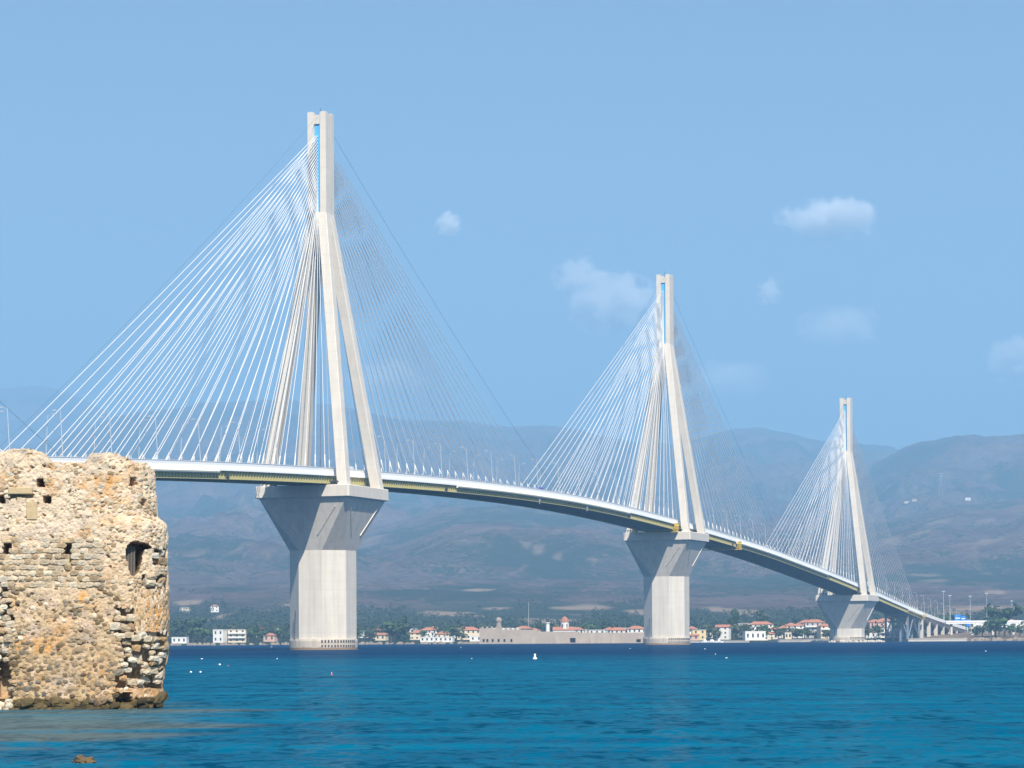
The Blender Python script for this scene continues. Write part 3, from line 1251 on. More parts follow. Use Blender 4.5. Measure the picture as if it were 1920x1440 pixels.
    ssp = t.add('SeparateColor')
    t.link(sta.outputs['Color'], ssp.inputs[0])
    col = t.mix(t.math('MULTIPLY', ssp.outputs[2], .5), col, (0.66, 0.50, 0.42))
    col = t.mix(t.math('MULTIPLY', ssp.outputs[1], .55), col, (0.36, 0.31, 0.27))
    col = t.mix(t.math('MULTIPLY', ssp.outputs[0], 1.0), col, (0.54, 0.28, 0.095))
    vor = t.add('TexVoronoi')
    vor.inputs['Scale'].default_value = 4.2
    t.link(v, vor.inputs['Vector'])
    col = t.mix(t.ramp(vor.outputs['Distance'], [(.14, g3(.6)), (.26, g3(0))]), col, (0.30, 0.21, 0.13))
    wet = t.math('LESS_THAN', t.math('ADD', sxz.outputs[2], t.math('MULTIPLY', n2, .5)), .72)
    col = t.mix(t.math('MULTIPLY', wet, .82), col, (0.085, 0.065, 0.022))
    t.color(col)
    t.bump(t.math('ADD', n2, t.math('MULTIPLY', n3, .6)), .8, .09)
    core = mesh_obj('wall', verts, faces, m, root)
    PXa = np.concatenate([PX] + [PX[:, -1:]] * 4, 1)
    PYa = np.concatenate([PY] + [PY[:, -1:]] * 4, 1)
    TTa = np.concatenate([TT] + [TT[:, -1:]] * 4, 1)
    ZZa = np.concatenate([ZZ] + [ZZ[:, -1:]] * 4, 1)
    og = np.clip(1 - ((PXa - 284) / 34) ** 2 - ((PYa - 1148) / 46) ** 2, 0, 1) * 1.6
    for (ox, oy, orx, ory) in ((185, 905, 50, 16), (205, 940, 42, 26), (120, 873, 40, 8), (165, 1000, 22, 16), (165, 1125, 26, 22), (70, 1210, 60, 22), (230, 975, 40, 14), (95, 905, 26, 12)):
        og = np.maximum(og, np.clip(1.3 - ((PXa - ox) / orx) ** 2 - ((PYa - oy) / ory) ** 2, 0, 1))
    og = np.clip(og * (.45 + 1.7 * fbm(TTa * 2.2, ZZa * 1.1, 41, 4)), 0, 1)
    gr = np.clip(fbm(TTa * .9, ZZa * 1.1, 51, 4) * 2.2, 0, 1)
    gr = np.maximum(gr, np.clip(1.3 - ((PXa - 185) / 17) ** 2 - ((PYa - 857) / 12) ** 2, 0, 1))
    pk = np.clip(fbm(TTa * 1.3, ZZa * 1.3, 61, 4) * 2.2, 0, 1)
    st = core.data.attributes.new('stain', 'FLOAT_COLOR', 'POINT')
    st.data.foreach_set('color', np.stack([og, gr, pk, np.ones_like(og)], -1).ravel())
    recalc(core)
    # ---- stones
    smat = mat('castle stone', (0.5, 0.4, 0.3), 0.92, 0.1)
    t = NT(smat)
    oi = t.add('ObjectInfo')
    n2 = t.noise(t.coords('Object'), 1.6, 4, 0.7)
    t.color(t.mix(t.math('MULTIPLY', n2, .45), oi.outputs['Color'], t.mix(.7, oi.outputs['Color'], (0.12, 0.085, 0.05))))
    t.bump(n2, .6, .25)
    stmat = mat('castle small stone', (0.5, 0.4, 0.3), 0.92, 0.1)
    t = NT(stmat)
    at2 = t.add('Attribute', attribute_name='tint')
    n2 = t.noise(t.coords('Object'), 9, 4, 0.7)
    t.color(t.mix(t.math('MULTIPLY', n2, .45), at2.outputs['Color'], t.mix(.7, at2.outputs['Color'], (0.12, 0.085, 0.05))))
    t.bump(n2, .6, .04)

    def stone_mesh(seed, boxy):
        r = random.Random(seed)
        bm = bmesh.new()
        bmesh.ops.create_cube(bm, size=2)
        bmesh.ops.subdivide_edges(bm, edges=bm.edges[:], cuts=1, use_grid_fill=True)
        for vv in bm.verts:
            s = vv.co.normalized() * 1.12
            vv.co = vv.co.lerp(s, .45 if boxy else .8)
            vv.co += Vector((r.uniform(-.22, .22), r.uniform(-.2, .2), r.uniform(-.22, .22)))
        me = bpy.data.meshes.new('stone')
        bm.to_mesh(me)
        bm.free()
        me.materials.append(smat)
        me.polygons.foreach_set('use_smooth', [False] * len(me.polygons))
        return me
    rounded = [stone_mesh(k, False) for k in range(8)]
    boxy = [stone_mesh(50 + k, True) for k in range(6)]
    rr = random.Random(5)
    placed = []
    grid = {}

    def ok(px, py, r):
        gx, gy = int(px // 30), int(py // 30)
        for a in range(gx - 1, gx + 2):
            for b in range(gy - 1, gy + 2):
                for (x, y, q) in grid.get((a, b), ()):
                    if (x - px) ** 2 + ((y - py) * 1.25) ** 2 < (r + q) ** 2 * .86:
                        return False
        return True

    def inhole(px, py, r):
        for (hx, hy, w, h, d) in HOLES:
            if abs(px - hx) < w / 2 + r * .75 and abs(py - hy) < h / 2 + r * .75:
                return True
        return inside((px, py), BIG) or (234 < px < 276 and 1012 < py < 1082 and inside((px * .8 + 254 * .2, py * .8 + 1046 * .2), BIG))
    cream = [(0.70, 0.59, 0.44), (0.76, 0.69, 0.56), (0.62, 0.50, 0.35), (0.68, 0.59, 0.47), (0.54, 0.43, 0.30)]
    tan = [(0.42, 0.30, 0.17), (0.36, 0.26, 0.16), (0.48, 0.34, 0.2), (0.30, 0.225, 0.15), (0.25, 0.20, 0.15)]
    brown = [(0.16, 0.11, 0.055), (0.20, 0.145, 0.08), (0.13, 0.095, 0.06), (0.26, 0.19, 0.11), (0.34, 0.26, 0.17), (0.17, 0.165, 0.15)]
    orange = [(0.50, 0.32, 0.17), (0.58, 0.41, 0.25), (0.42, 0.28, 0.17)]

    def spec(px, py):
        """radius in photo pixels, width ratio, how far it stands out, colours, boxy"""
        if rubble(px, py):
            return rr.uniform(5, 9), rr.uniform(1.0, 1.5), .62, cream if rr.random() < .88 else tan + orange, rr.random() < .4
        if px > 246 and 1104 < py < 1190:
            return rr.uniform(2.4, 4), .55, .15, orange + tan + cream, False
        if px < 190 and 1012 < py < 1098:
            return rr.uniform(4.5, 6.5), rr.uniform(1.1, 1.7), .2, cream + cream[:3] + tan[:2], True
        if py > 1314 - 8 * math.sin(px * .03):
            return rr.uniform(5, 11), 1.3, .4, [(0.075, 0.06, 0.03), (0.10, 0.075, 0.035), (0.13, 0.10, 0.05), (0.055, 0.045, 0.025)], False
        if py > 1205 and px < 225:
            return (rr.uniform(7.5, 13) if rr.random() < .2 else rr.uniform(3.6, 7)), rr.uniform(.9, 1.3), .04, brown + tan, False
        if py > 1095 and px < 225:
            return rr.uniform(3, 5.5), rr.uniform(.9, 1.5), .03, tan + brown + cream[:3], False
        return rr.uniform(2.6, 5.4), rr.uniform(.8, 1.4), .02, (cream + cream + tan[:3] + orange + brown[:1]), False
    tries = 0
    while tries < 15000:
        tries += 1
        px, py = rr.uniform(-12, 316), rr.uniform(860, 1334)
        reg_plaster = not rubble(px, py) and py < 1205 and not (px < 190 and 1012 < py < 1098)
        if reg_plaster and px < 246 and float(perlin(px * .025, py * .025, 4.0)) < (.10 if py > 1000 else .2) and rr.random() < .95:
            continue
        ed = interp(py, [a for a, b in SIL], [b for a, b in SIL])
        tp = interp(px, [a for a, b in TOPL], [b for a, b in TOPL])
        r, wr, pro, cols, bxy = spec(px, py)
        if px > ed - 1.5 or py < tp + r * .8 + 1 or inhole(px, py, r) or (14 < px < 66 and 912 < py < 975) or not ok(px, py, r):
            continue
        if px < 190 and 1012 < py < 1098:
            py = 1012 + round((py - 1012) / 10.5) * 10.5 + rr.uniform(-1, 1)
            if not ok(px, py, r):
                continue
        placed.append((px, py, r, wr, pro, rr.choice(cols), bxy))
        grid.setdefault((int(px // 30), int(py // 30)), []).append((px, py, r))
    placed.sort(key=lambda q: -q[2] * q[2] * q[3] * (1.35 if q[4] > .5 else 1) * (1 if q[0] > 2 else 0))
    smb_v, smb_f, smb_c = [], [], []
    for k, (px, py, r, wr, pro, colr, bxy) in enumerate(placed):
        tt, zz = t_of(px, py)
        p, n = plan(tt, zz)
        rm = r / F * CY
        foreshort = max(.35, -n.y)
        a = rm * wr / max(.5, foreshort ** .5)
        b = rm * rr.uniform(.75, .95) * (1.7 if px > 246 and 1104 < py < 1190 else 1)
        c = rm * rr.uniform(.8, 1.1) * (1 if rubble(px, py) else .7)
        dd = .025 - c * (1 - 2 * pro)
        if py > 1308:
            dd += rr.uniform(0, .22)
        if rubble(px, py):
            dd = -.12 + rr.uniform(-.16, .10)
        xax = Vector((-n.y, n.x, 0))
        zax = Vector((0, 0, 1))
        rot = Matrix((xax, n, zax)).transposed().to_4x4()
        mw = Matrix.Translation(p + n * dd - off) @ rot @ Matrix.Rotation(rr.uniform(-.35, .35) * (.25 if bxy else (.3 if px > 246 and 1104 < py < 1190 else 1)), 4, 'Y') @ Matrix.Diagonal((a, c, b, 1))
        me = rr.choice(boxy if bxy else rounded)
        jit = rr.uniform(.82, 1.12)
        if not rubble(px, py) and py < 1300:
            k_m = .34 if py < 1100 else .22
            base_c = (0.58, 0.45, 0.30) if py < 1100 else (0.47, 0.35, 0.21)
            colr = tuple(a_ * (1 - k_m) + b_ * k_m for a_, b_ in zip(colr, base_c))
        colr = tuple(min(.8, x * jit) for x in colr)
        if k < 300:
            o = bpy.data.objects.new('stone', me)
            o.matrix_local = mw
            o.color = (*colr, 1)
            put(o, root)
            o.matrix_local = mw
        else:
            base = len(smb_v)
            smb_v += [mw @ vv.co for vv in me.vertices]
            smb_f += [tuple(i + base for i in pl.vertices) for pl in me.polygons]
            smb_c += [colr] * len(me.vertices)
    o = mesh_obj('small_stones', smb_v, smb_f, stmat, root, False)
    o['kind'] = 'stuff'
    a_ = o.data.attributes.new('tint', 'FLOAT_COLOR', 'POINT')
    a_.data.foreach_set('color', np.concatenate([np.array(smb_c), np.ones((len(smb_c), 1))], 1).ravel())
    # ---- dressed lintels and jambs
    lint = mat('sandstone lintel', (0.46, 0.35, 0.2), 0.9, 0.1)
    t = NT(lint)
    n2 = t.noise(t.coords('Object'), 5, 5, 0.7)
    t.color(t.mix(n2, (0.36, 0.26, 0.14), (0.56, 0.45, 0.29)))
    t.bump(n2, .7, .06)

    def block(x0, x1, y0, y1, outd, name='lintel'):
        ta, za = t_of(x0, y1)
        tb, zb = t_of(x1, y0)
        mb = MB()
        X0, X1 = -27 + ta, -27 + tb
        e = .03
        mb.loft([[(X0, CY + .2, za), (X1, CY + .2, za), (X1, CY + .2, zb), (X0, CY + .2, zb)],
                 [(X0, CY - outd + e, za), (X1, CY - outd + e, za), (X1, CY - outd + e, zb), (X0, CY - outd + e, zb)],
                 [(X0 + e, CY - outd, za + e), (X1 - e, CY - outd, za + e), (X1 - e, CY - outd, zb - e), (X0 + e, CY - outd, zb - e)]])
        mb.v = [tuple(Vector(q) - off) for q in mb.v]
        recalc(mb.build(name, lint, root))
    block(16, 61, 914, 927, .13)
    block(50, 70, 940, 975, .06, 'jamb')
    block(5, 22, 1013, 1018.5, .09)
    block(118, 135, 1011, 1018.5, .07)
    block(8, 17, 1040, 1080, .05, 'jamb')
    block(121, 130, 1039, 1062, .02, 'jamb')
    block(31, 41, 932, 943, .0, 'block')
    # ---- window bars
    for k in range(6):
        px = 241.5 + k * 3.6
        tt, z0 = t_of(px, 1079)
        _, z1 = t_of(px, 1024)
        p, n = plan(tt, z0)
        q = p - n * .45 - off
        mb = MB()
        mb.tube([(q.x, q.y, z0 - .05), (q.x, q.y, z1)], .022, 5)
        mb.build('window_bar', M['iron'], root)


# ================================================================== coast
def hill_at(px, py):
    '''distance at which the line of sight through a pixel meets the hillside'''
    u, v = un(px, py)
    yy = np.linspace(1650, 12000, 2600)
    el = (terrain_h(u / F * yy, yy) - CAMH) / yy
    ok_ = el >= v / F
    return float(yy[int(np.argmax(ok_))]) if ok_.any() else 5000.0


def on_coast(px, Y):
    x = (px - 960) / F * Y
    return x, Y, ground(x, Y)


PLASTER = {'white': (0.78, 0.76, 0.72), 'cream': (0.72, 0.62, 0.46), 'grey': (0.46, 0.45, 0.44), 'pink': (0.62, 0.42, 0.34), 'yellow': (0.70, 0.56, 0.30)}
for k_, c_ in PLASTER.items():
    mm = mat(k_ + ' plaster', c_, 0.9, 0.1)
    t_ = NT(mm)
    t_.color(t_.mix(t_.noise(t_.coords('Object'), .4, 5), tuple(x * .82 for x in c_), tuple(min(.85, x * 1.06) for x in c_)))
    M['pl_' + k_] = mm
M['tiles'] = mat('terracotta roof tiles', (0.42, 0.13, 0.075), 0.9, 0.1)
t_ = NT(M['tiles'])
t_.color(t_.mix(t_.noise(t_.coords('Object'), .8, 5, .7), (0.30, 0.12, 0.075), (0.46, 0.22, 0.14)))
M['roofgrey'] = mat('grey flat roof', (0.40, 0.38, 0.36), 0.9)
M['pane'] = mat('dark window pane', (0.035, 0.045, 0.06), 0.2, 0.5)


def house(px, Y, w, d, h, wall, roof, label, rz=0.0, storeys=2, base=None, kind='house', balcony=False, name='house', cols=None):
    x, y, z = on_coast(px, Y)
    if base is not None:
        z = base
    root = empty(name, (x, y, z - .6), rz)
    h = h * .88 + .6
    w, d = w * .88, d * .88
    mb = MB()
    mb.box(-w / 2, w / 2, -d / 2, d / 2, 0, h)
    wl_ = mb.build('wall', M['pl_' + wall], root)
    mb = MB()
    if roof == 'hip':
        e, rh = .5, min(w, d) * .26
        q = max(0.0, w / 2 - d / 2)
        a = [(-w / 2 - e, -d / 2 - e, h), (w / 2 + e, -d / 2 - e, h), (w / 2 + e, d / 2 + e, h), (-w / 2 - e, d / 2 + e, h), (-q, 0, h + rh), (q + .01, 0, h + rh)]
        a = [(p[0], p[1], p[2] + .005) for p in a]
        mb.poly(a, [(0, 1, 5, 4), (1, 2, 5), (2, 3, 4, 5), (3, 0, 4), (0, 3, 2, 1)])
        mb.build('roof', M['tiles'], root)
    elif roof == 'gable':
        e, rh = .5, d * .24
        a = [(-w / 2 - e, -d / 2 - e, h), (w / 2 + e, -d / 2 - e, h), (w / 2 + e, d / 2 + e, h), (-w / 2 - e, d / 2 + e, h), (-w / 2 - e, 0, h + rh), (w / 2 + e, 0, h + rh)]
        a = [(p[0], p[1], p[2] + .005) for p in a]
        mb.poly(a, [(0, 1, 5, 4), (2, 3, 4, 5), (1, 2, 5), (3, 0, 4), (0, 3, 2, 1)])
        mb.build('roof', M['tiles'], root)
    else:
        mb.box(-w / 2 - .15, w / 2 + .15, -d / 2 - .15, d / 2 + .15, h + .004, h + .5)
        mb.build('roof', M['roofgrey'] if roof == 'flat' else M['pl_white'], root)
    # window openings on the seaward side
    n = cols or max(2, int(w / 3.0))
    sh = h / storeys
    for s_ in range(storeys):
        for c in range(n):
            cx = -w / 2 + (c + .5) * w / n
            mb = MB()
            mb.box(cx - .55, cx + .55, -d / 2 - .03, -d / 2 + .3, .6 + s_ * sh + sh * .3, .6 + s_ * sh + sh * .72)
            mb.build('window', M['pane'], root)
        if balcony and s_ > 0:
            mb = MB()
            mb.box(-w / 2 + .3, w / 2 - .3, -d / 2 - 1.5, -d / 2 - .035, s_ * sh + .5, s_ * sh + .7)
            mb.box(-w / 2 + .3, w / 2 - .3, -d / 2 - 1.5, -d / 2 - 1.38, s_ * sh + .7, s_ * sh + 1.5)
            mb.build('balcony', M['pl_white'], root)
    tag(root, label, kind, 'houses along the far shore')
    return root


def build_fort():
    Y = 1560.0
    sc_ = Y / F
    x0, x1 = at(899, 1200, Y).x, at(1208, 1200, Y).x
    stone = mat('old fort masonry', (0.36, 0.29, 0.22), 0.95, 0.1)
    t = NT(stone)
    v = t.coords('Object')
    n1 = t.noise(v, .12, 5, .6)
    n2 = t.noise(v, .8, 5, .7)
    col = t.mix(n1, (0.26, 0.21, 0.17), (0.40, 0.335, 0.275))
    col = t.mix(t.ramp(n2, [(.5, g3(0)), (.75, g3(.5))]), col, (0.2, 0.16, 0.12))
    t.color(col)
    root = empty('sea_fort', ((x0 + x1) / 2, Y, 0))
    tag(root, 'low grey stone sea fort with crenellated battlements on the far shore', 'fort')
    mb = MB()
    w = (x1 - x0) / 2
    h0, h1, h2 = 8.6, 7.0, 6.3
    # main curtain wall, battered, stepping down to the right
    segs = [(-w, -w + 14, 9.6), (-w + 14, -w + 36, 8.6), (-w + 36, -w + 62, 7.4), (-w + 62, w, 6.6)]
    for a, b, h in segs:
        mb.loft([[(a, -3.0, -1), (b, -3.0, -1), (b, 6, -1), (a, 6, -1)], [(a, -1.2, h), (b, -1.2, h), (b, 6, h), (a, 6, h)]])
    o = mb.build('curtain_wall', stone, root)
    recalc(o)
    for k in range(9):
        mb = MB()
        x = -w + 1.2 + k * 2.9
        mb.box(x, x + 1.5, -1.15, .2, (9.6 if x < -w + 13 else 8.6) + .003, (9.6 if x < -w + 13 else 8.6) + 1.1)
        mb.build('merlon', stone, root)
    mb = MB()
    n = 12
    mb.loft([[(-w + 12 + r * math.cos(2 * math.pi * k / n), 1 + r * math.sin(2 * math.pi * k / n), z) for k in range(n)] for r, z in ((1.7, 8), (1.5, 13.5), (1.9, 13.8), (1.9, 15.0), (1.2, 16.2), (.2, 16.6))])
    recalc(mb.build('watch_turret', stone, root))
    for px in (907, 914, 924, 935, 946, 959):
        x = at(px, 1202, Y).x - root.location.x
        mb = MB()
        mb.box(x - .55, x + .55, -2.9, -1.9, 1.4, 3.0)
        mb.build('gun_port', M['black'], root)
    for px, wz, hz in ((1074, 1.6, 2.6), (1197, 1.3, 1.6)):
        x = at(px, 1202, Y).x - root.location.x
        mb = MB()
        mb.box(x - wz, x + wz, -2.95, -1.9, .8, .8 + hz)
        mb.build('gate', M['black'], root)
    for px in (1000, 1045, 1110, 1150):
        x = at(px, 1200, Y).x - root.location.x
        mb = MB()
        mb.loft([[(x - 1.6, -4.2, -1), (x + 1.6, -4.2, -1), (x + 1.6, -2, -1), (x - 1.6, -2, -1)], [(x - 1.2, -1.5, 5.6), (x + 1.2, -1.5, 5.6), (x + 1.2, -1, 5.6), (x - 1.2, -1, 5.6)]])
        recalc(mb.build('buttress', stone, root))
    # lighthouse tower and domed church inside the walls
    lx = at(1027, 1180, 1600).x
    lt = empty('lighthouse', (lx, 1600, ground(lx, 1600)))
    mb = MB()
    n = 10
    mb.loft([[(r * math.cos(2 * math.pi * k / n), r * math.sin(2 * math.pi * k / n), z) for k in range(n)] for r, z in ((1.5, -1), (1.15, 11.5), (1.6, 11.7), (1.6, 12.2))])
    recalc(mb.build('tower', M['pl_white'], lt))
    mb = MB()
    mb.loft([[(r * math.cos(2 * math.pi * k / n), r * math.sin(2 * math.pi * k / n), z) for k in range(n)] for r, z in ((.9, 12.2), (.9, 14.2), (1.1, 14.3), (.1, 16.0))])
    recalc(mb.build('lantern', M['dark'], lt))
    tag(lt, 'slim white lighthouse with dark lantern behind the sea fort wall', 'lighthouse')
    cx = at(1056, 1180, 1605).x
    ch = empty('church', (cx, 1605, ground(cx, 1605)))
    mb = MB()
    mb.box(-6.5, 6.5, -4, 4, -1, 7)
    mb.build('nave', M['pl_white'], ch)
    mb = MB()
    mb.poly([(-7, -4.4, 7.005), (7, -4.4, 7.005), (7, 4.4, 7.005), (-7, 4.4, 7.005), (-6.5, 0, 9.2), (6.5, 0, 9.2)], [(0, 1, 5, 4), (2, 3, 4, 5), (1, 2, 5), (3, 0, 4), (0, 3, 2, 1)])
    mb.build('roof', M['tiles'], ch)
    mb = MB()
    n = 8
    mb.loft([[(1 + r * math.cos(2 * math.pi * k / n), r * math.sin(2 * math.pi * k / n), z) for k in range(n)] for r, z in ((2.6, 7.2), (2.6, 12.2))])
    recalc(mb.build('drum', M['pl_white'], ch))
    mb = MB()
    mb.loft([[(1 + r * math.cos(2 * math.pi * k / n), r * math.sin(2 * math.pi * k / n), z) for k in range(n)] for r, z in ((2.9, 12.21), (2.4, 13.8), (1.3, 15.2), (.1, 15.8))])
    recalc(mb.build('dome', M['tiles'], ch))
    for sx in (-1.4, 1.4):
        mb = MB()
        mb.box(1 + sx - .3, 1 + sx + .3, -2.62, -2.2, 9, 11)
        mb.build('window', M['pane'], ch)
    tag(ch, 'white church with red tiled roof and dome behind the sea fort wall', 'church')


HOUSES = [
    # px, Y, w, d, h, wall, roof, storeys, label, balcony
    (338, 1612, 11, 7, 4.0, 'white', 'flatw', 1, 'low white boathouse on the shore beside the castle outline', False),
    (413, 1625, 8, 8, 9.0, 'white', 'flatw', 2, 'tall narrow white house on the shore left of the nearest pier', False),
    (445, 1628, 13, 9, 9.0, 'cream', 'flat', 3, 'stepped apartment block with balconies left of the nearest pier', True),
    (508, 1640, 9, 7, 4.5, 'pink', 'hip', 1, 'small pink house with red roof just left of the nearest pier', False),
    (489, 1760, 8, 7, 6, 'white', 'hip', 2, None, False), (520, 1780, 8, 7, 6, 'white', 'flat', 2, None, False),
    (684, 1720, 8, 7, 5, 'white', 'flat', 2, None, False), (706, 1700, 11, 8, 5.5, 'pink', 'hip', 2, None, False), (716, 1655, 8, 7, 4, 'cream', 'gable', 1, None, False),
    (772, 1720, 9, 8, 6.5, 'white', 'flat', 2, None, False), (783, 1665, 11, 8, 5, 'cream', 'hip', 2, None, False), (803, 1680, 12, 9, 6.5, 'white', 'hip', 2, None, False), (812, 1760, 9, 7, 6, 'white', 'hip', 2, None, False),
    (833, 1650, 12, 8, 4.6, 'cream', 'hip', 1, None, False), (820, 1612, 24, 7, 3.2, 'white', 'flatw', 1, 'long low white beach pavilion left of the sea fort', False),
    (878, 1660, 18, 10, 7, 'cream', 'hip', 2, 'large cream house with broad red roof left of the sea fort', False), (858, 1700, 8, 7, 6, 'white', 'hip', 2, None, False), (893, 1618, 9, 6, 3.5, 'white', 'flatw', 1, None, False),
    (945, 1600, 22, 8, 10.5, 'cream', 'flatw', 2, 'long cream building topping the left end of the sea fort', False),
    (982, 1615, 12, 8, 9.0, 'pink', 'hip', 2, None, False), (1000, 1640, 9, 7, 7, 'white', 'hip', 2, None, False),
    (1078, 1625, 14, 8, 7.5, 'white', 'hip', 2, None, False), (1092, 1640, 8, 7, 7, 'cream', 'flat', 2, None, False),
    (1122, 1630, 12, 9, 7.0, 'white', 'flat', 2, None, False), (1143, 1660, 9, 8, 6.5, 'cream', 'hip', 2, None, False), (1158, 1640, 14, 9, 6.5, 'white', 'hip', 2, None, False),
    (1176, 1660, 9, 8, 7.5, 'white', 'flat', 2, None, False), (1193, 1640, 14, 9, 7.5, 'white', 'hip', 2, None, False),
    (1297, 1640, 8, 8, 7.5, 'white', 'hip', 2, None, False), (1310, 1620, 10, 8, 7.0, 'yellow', 'flat', 2, 'yellow two storey house just right of the middle pier', False), (1300, 1612, 8, 5, 3.4, 'pink', 'gable', 1, None, False),
    (1326, 1660, 7, 7, 5.5, 'white', 'flat', 2, None, False), (1356, 1630, 10, 8, 9.0, 'white', 'gable', 3, 'tall white house with red gable roof right of the middle pier', False),
    (1396, 1680, 9, 8, 10, 'cream', 'flat', 3, None, False), (1414, 1612, 15, 9, 6.0, 'white', 'flatw', 1, 'big plain white waterfront hall between middle and far piers', False),
    (1437, 1612, 12, 7, 2.6, 'cream', 'flatw', 1, 'low cream annex beside the big white waterfront hall', False), (1426, 1680, 19, 9, 9.5, 'white', 'hip', 3, None, False),
    (1448, 1650, 8, 8, 6.5, 'white', 'hip', 2, None, False), (1468, 1660, 9, 8, 7, 'white', 'hip', 2, None, False), (1483, 1680, 10, 9, 8.5, 'cream', 'hip', 2, None, False),
    (1497, 1660, 9, 8, 9, 'white', 'hip', 3, None, True), (1511, 1690, 11, 9, 10.5, 'grey', 'hip', 3, None, True), (1527, 1660, 15, 9, 11.5, 'grey', 'hip', 3, 'tall grey apartment block with red roof left of the far pier', True),
    (1546, 1650, 9, 8, 9, 'cream', 'hip', 3, None, True), (1558, 1670, 9, 8, 9, 'white', 'hip', 2, None, False), (1450, 1625, 6, 6, 4, 'cream', 'gable', 1, None, False), (1476, 1625, 5, 5, 5, 'cream', 'flat', 1, None, False),
    (1640, 1760, 13, 9, 9, 'pink', 'hip', 2, None, False), (1658, 1820, 13, 9, 9, 'white', 'hip', 3, None, False), (1668, 1660, 14, 9, 6.5, 'white', 'flat', 2, None, True), (1638, 1650, 11, 8, 4.2, 'white', 'flat', 1, None, False),
    (1690, 1660, 12, 8, 5, 'white', 'flatw', 1, None, False), (1700, 1760, 12, 9, 7, 'white', 'hip', 2, None, False), (1720, 1690, 10, 8, 5, 'cream', 'flat', 1, None, False),
    (1838, 1850, 14, 9, 8, 'white', 'flat', 2, None, False), (1862, 1870, 10, 8, 7.5, 'cream', 'hip', 2, None, False), (1890, 1860, 12, 9, 8, 'white', 'hip', 2, None, False), (1912, 1850, 10, 9, 8, 'white', 'flat', 2, None, False),
    (403, hill_at(403, 1148), 9, 7, 6.5, 'white', 'hip', 2, 'white chapel with red roof on the low hillside left of the nearest pier', False),
    (348, hill_at(348, 1148), 11, 8, 5, 'cream', 'flat', 2, 'square cream house on the low hillside beside the castle outline', False),
    (1702, hill_at(1702, 945), 15, 9, 5, 'cream', 'flat', 1, None, False), (1716, hill_at(1716, 940), 12, 9, 5, 'cream', 'hip', 1, None, False),
    (1815, hill_at(1815, 938), 16, 10, 7, 'white', 'flat', 2, 'white house high on the far right hillside', False),
]


def build_houses():
    # which landmark interval a house stands in, for labels that single it out
    def section(px, Y=0):
        if Y > 2200:
            return 'on the right hillside'
        if px < 540:
            return 'left of the nearest pier'
        if px < 899:
            return 'between nearest pier and sea fort'
        if px < 1210:
            return 'behind the sea fort wall'
        if px < 1580:
            return 'between middle and far piers'
        if px < 1790:
            return 'near the approach viaduct'
        return 'at the far right of the shore'
    cnt = {}
    rt = {'hip': 'red hipped roof', 'gable': 'red gable roof', 'flat': 'flat grey roof', 'flatw': 'flat white roof'}
    for h in sorted(HOUSES, key=lambda q: q[0]):
        px, Y, w, d, hh, wall, roof, st, label, bal = h
        if label is None:
            k = (section(px, Y), wall, roof)
            cnt[k] = cnt.get(k, 0) + 1
            tot = sum(1 for q in HOUSES if q[8] is None and (section(q[0], q[1]), q[5], q[6]) == k)
            pre = '' if tot == 1 else ordinal(cnt[k]) + ' from left '
            label = f'{pre}{wall} house with {rt[roof]} {section(px, Y)}'
        o = house(px, Y, w, d, hh, wall, roof, label, random.uniform(-.35, .35), st, None, 'house', bal)


# ---------------------------------------------------------------- trees
LEAF = []
for nm, c1, c2 in (('pine', (0.028, 0.050, 0.020), (0.055, 0.085, 0.032)), ('olive', (0.055, 0.075, 0.035), (0.10, 0.115, 0.055)), ('broad', (0.04, 0.075, 0.02), (0.085, 0.13, 0.04))):
    mm = mat(nm + ' foliage', c1, 0.8, 0.15)
    t_ = NT(mm)
    oi = t_.add('NewGeometry')
    t_.color(t_.mix(oi.outputs['Random Per Island'], c1, c2))
    LEAF.append(mm)
M['bark'] = mat('bark', (0.10, 0.075, 0.05), 0.95)


def crown_mesh(seed, shape, m, n=170):
    r = random.Random(seed)
    vs, fs = [], []
    lobes = []
    for k in range(7):
        if shape == 'cone':
            z = r.uniform(.1, .95)
            rad = (1 - z) * .42 + .06
            a = r.uniform(0, 6.28)
            lobes.append((math.cos(a) * rad * .5, math.sin(a) * rad * .5, z, rad * .8 + .05, .14))
        elif shape == 'umbrella':
            a = r.uniform(0, 6.28)
            q = r.uniform(.1, .55)
            lobes.append((math.cos(a) * q, math.sin(a) * q, r.uniform(.62, .88), r.uniform(.22, .34), .15))
        else:
            a = r.uniform(0, 6.28)
            q = r.uniform(0, .34)
            lobes.append((math.cos(a) * q, math.sin(a) * q, r.uniform(.38, .8), r.uniform(.2, .34), r.uniform(.16, .26)))
    for k in range(n):
        lx, ly, lz, lr, lh = r.choice(lobes)
        d = Vector((r.gauss(0, 1), r.gauss(0, 1), r.gauss(0, 1))).normalized() * (r.random() ** .33)
        c = Vector((lx + d.x * lr, ly + d.y * lr, lz + d.z * lh))
        nrm = (d + Vector((r.uniform(-.8, .8), r.uniform(-.8, .8), r.uniform(-.3, .9)))).normalized()
        a = nrm.orthogonal().normalized()
        b = nrm.cross(a)
        s = r.uniform(.05, .11)
        base = len(vs)
        vs += [c + a * s, c + b * s * .8, c - a * s, c - b * s * .8]
        fs += [(base, base + 1, base + 2, base + 3)]
    me = bpy.data.meshes.new('crown')
    me.from_pydata([tuple(v) for v in vs], [], fs)
    me.materials.append(m)
    return me


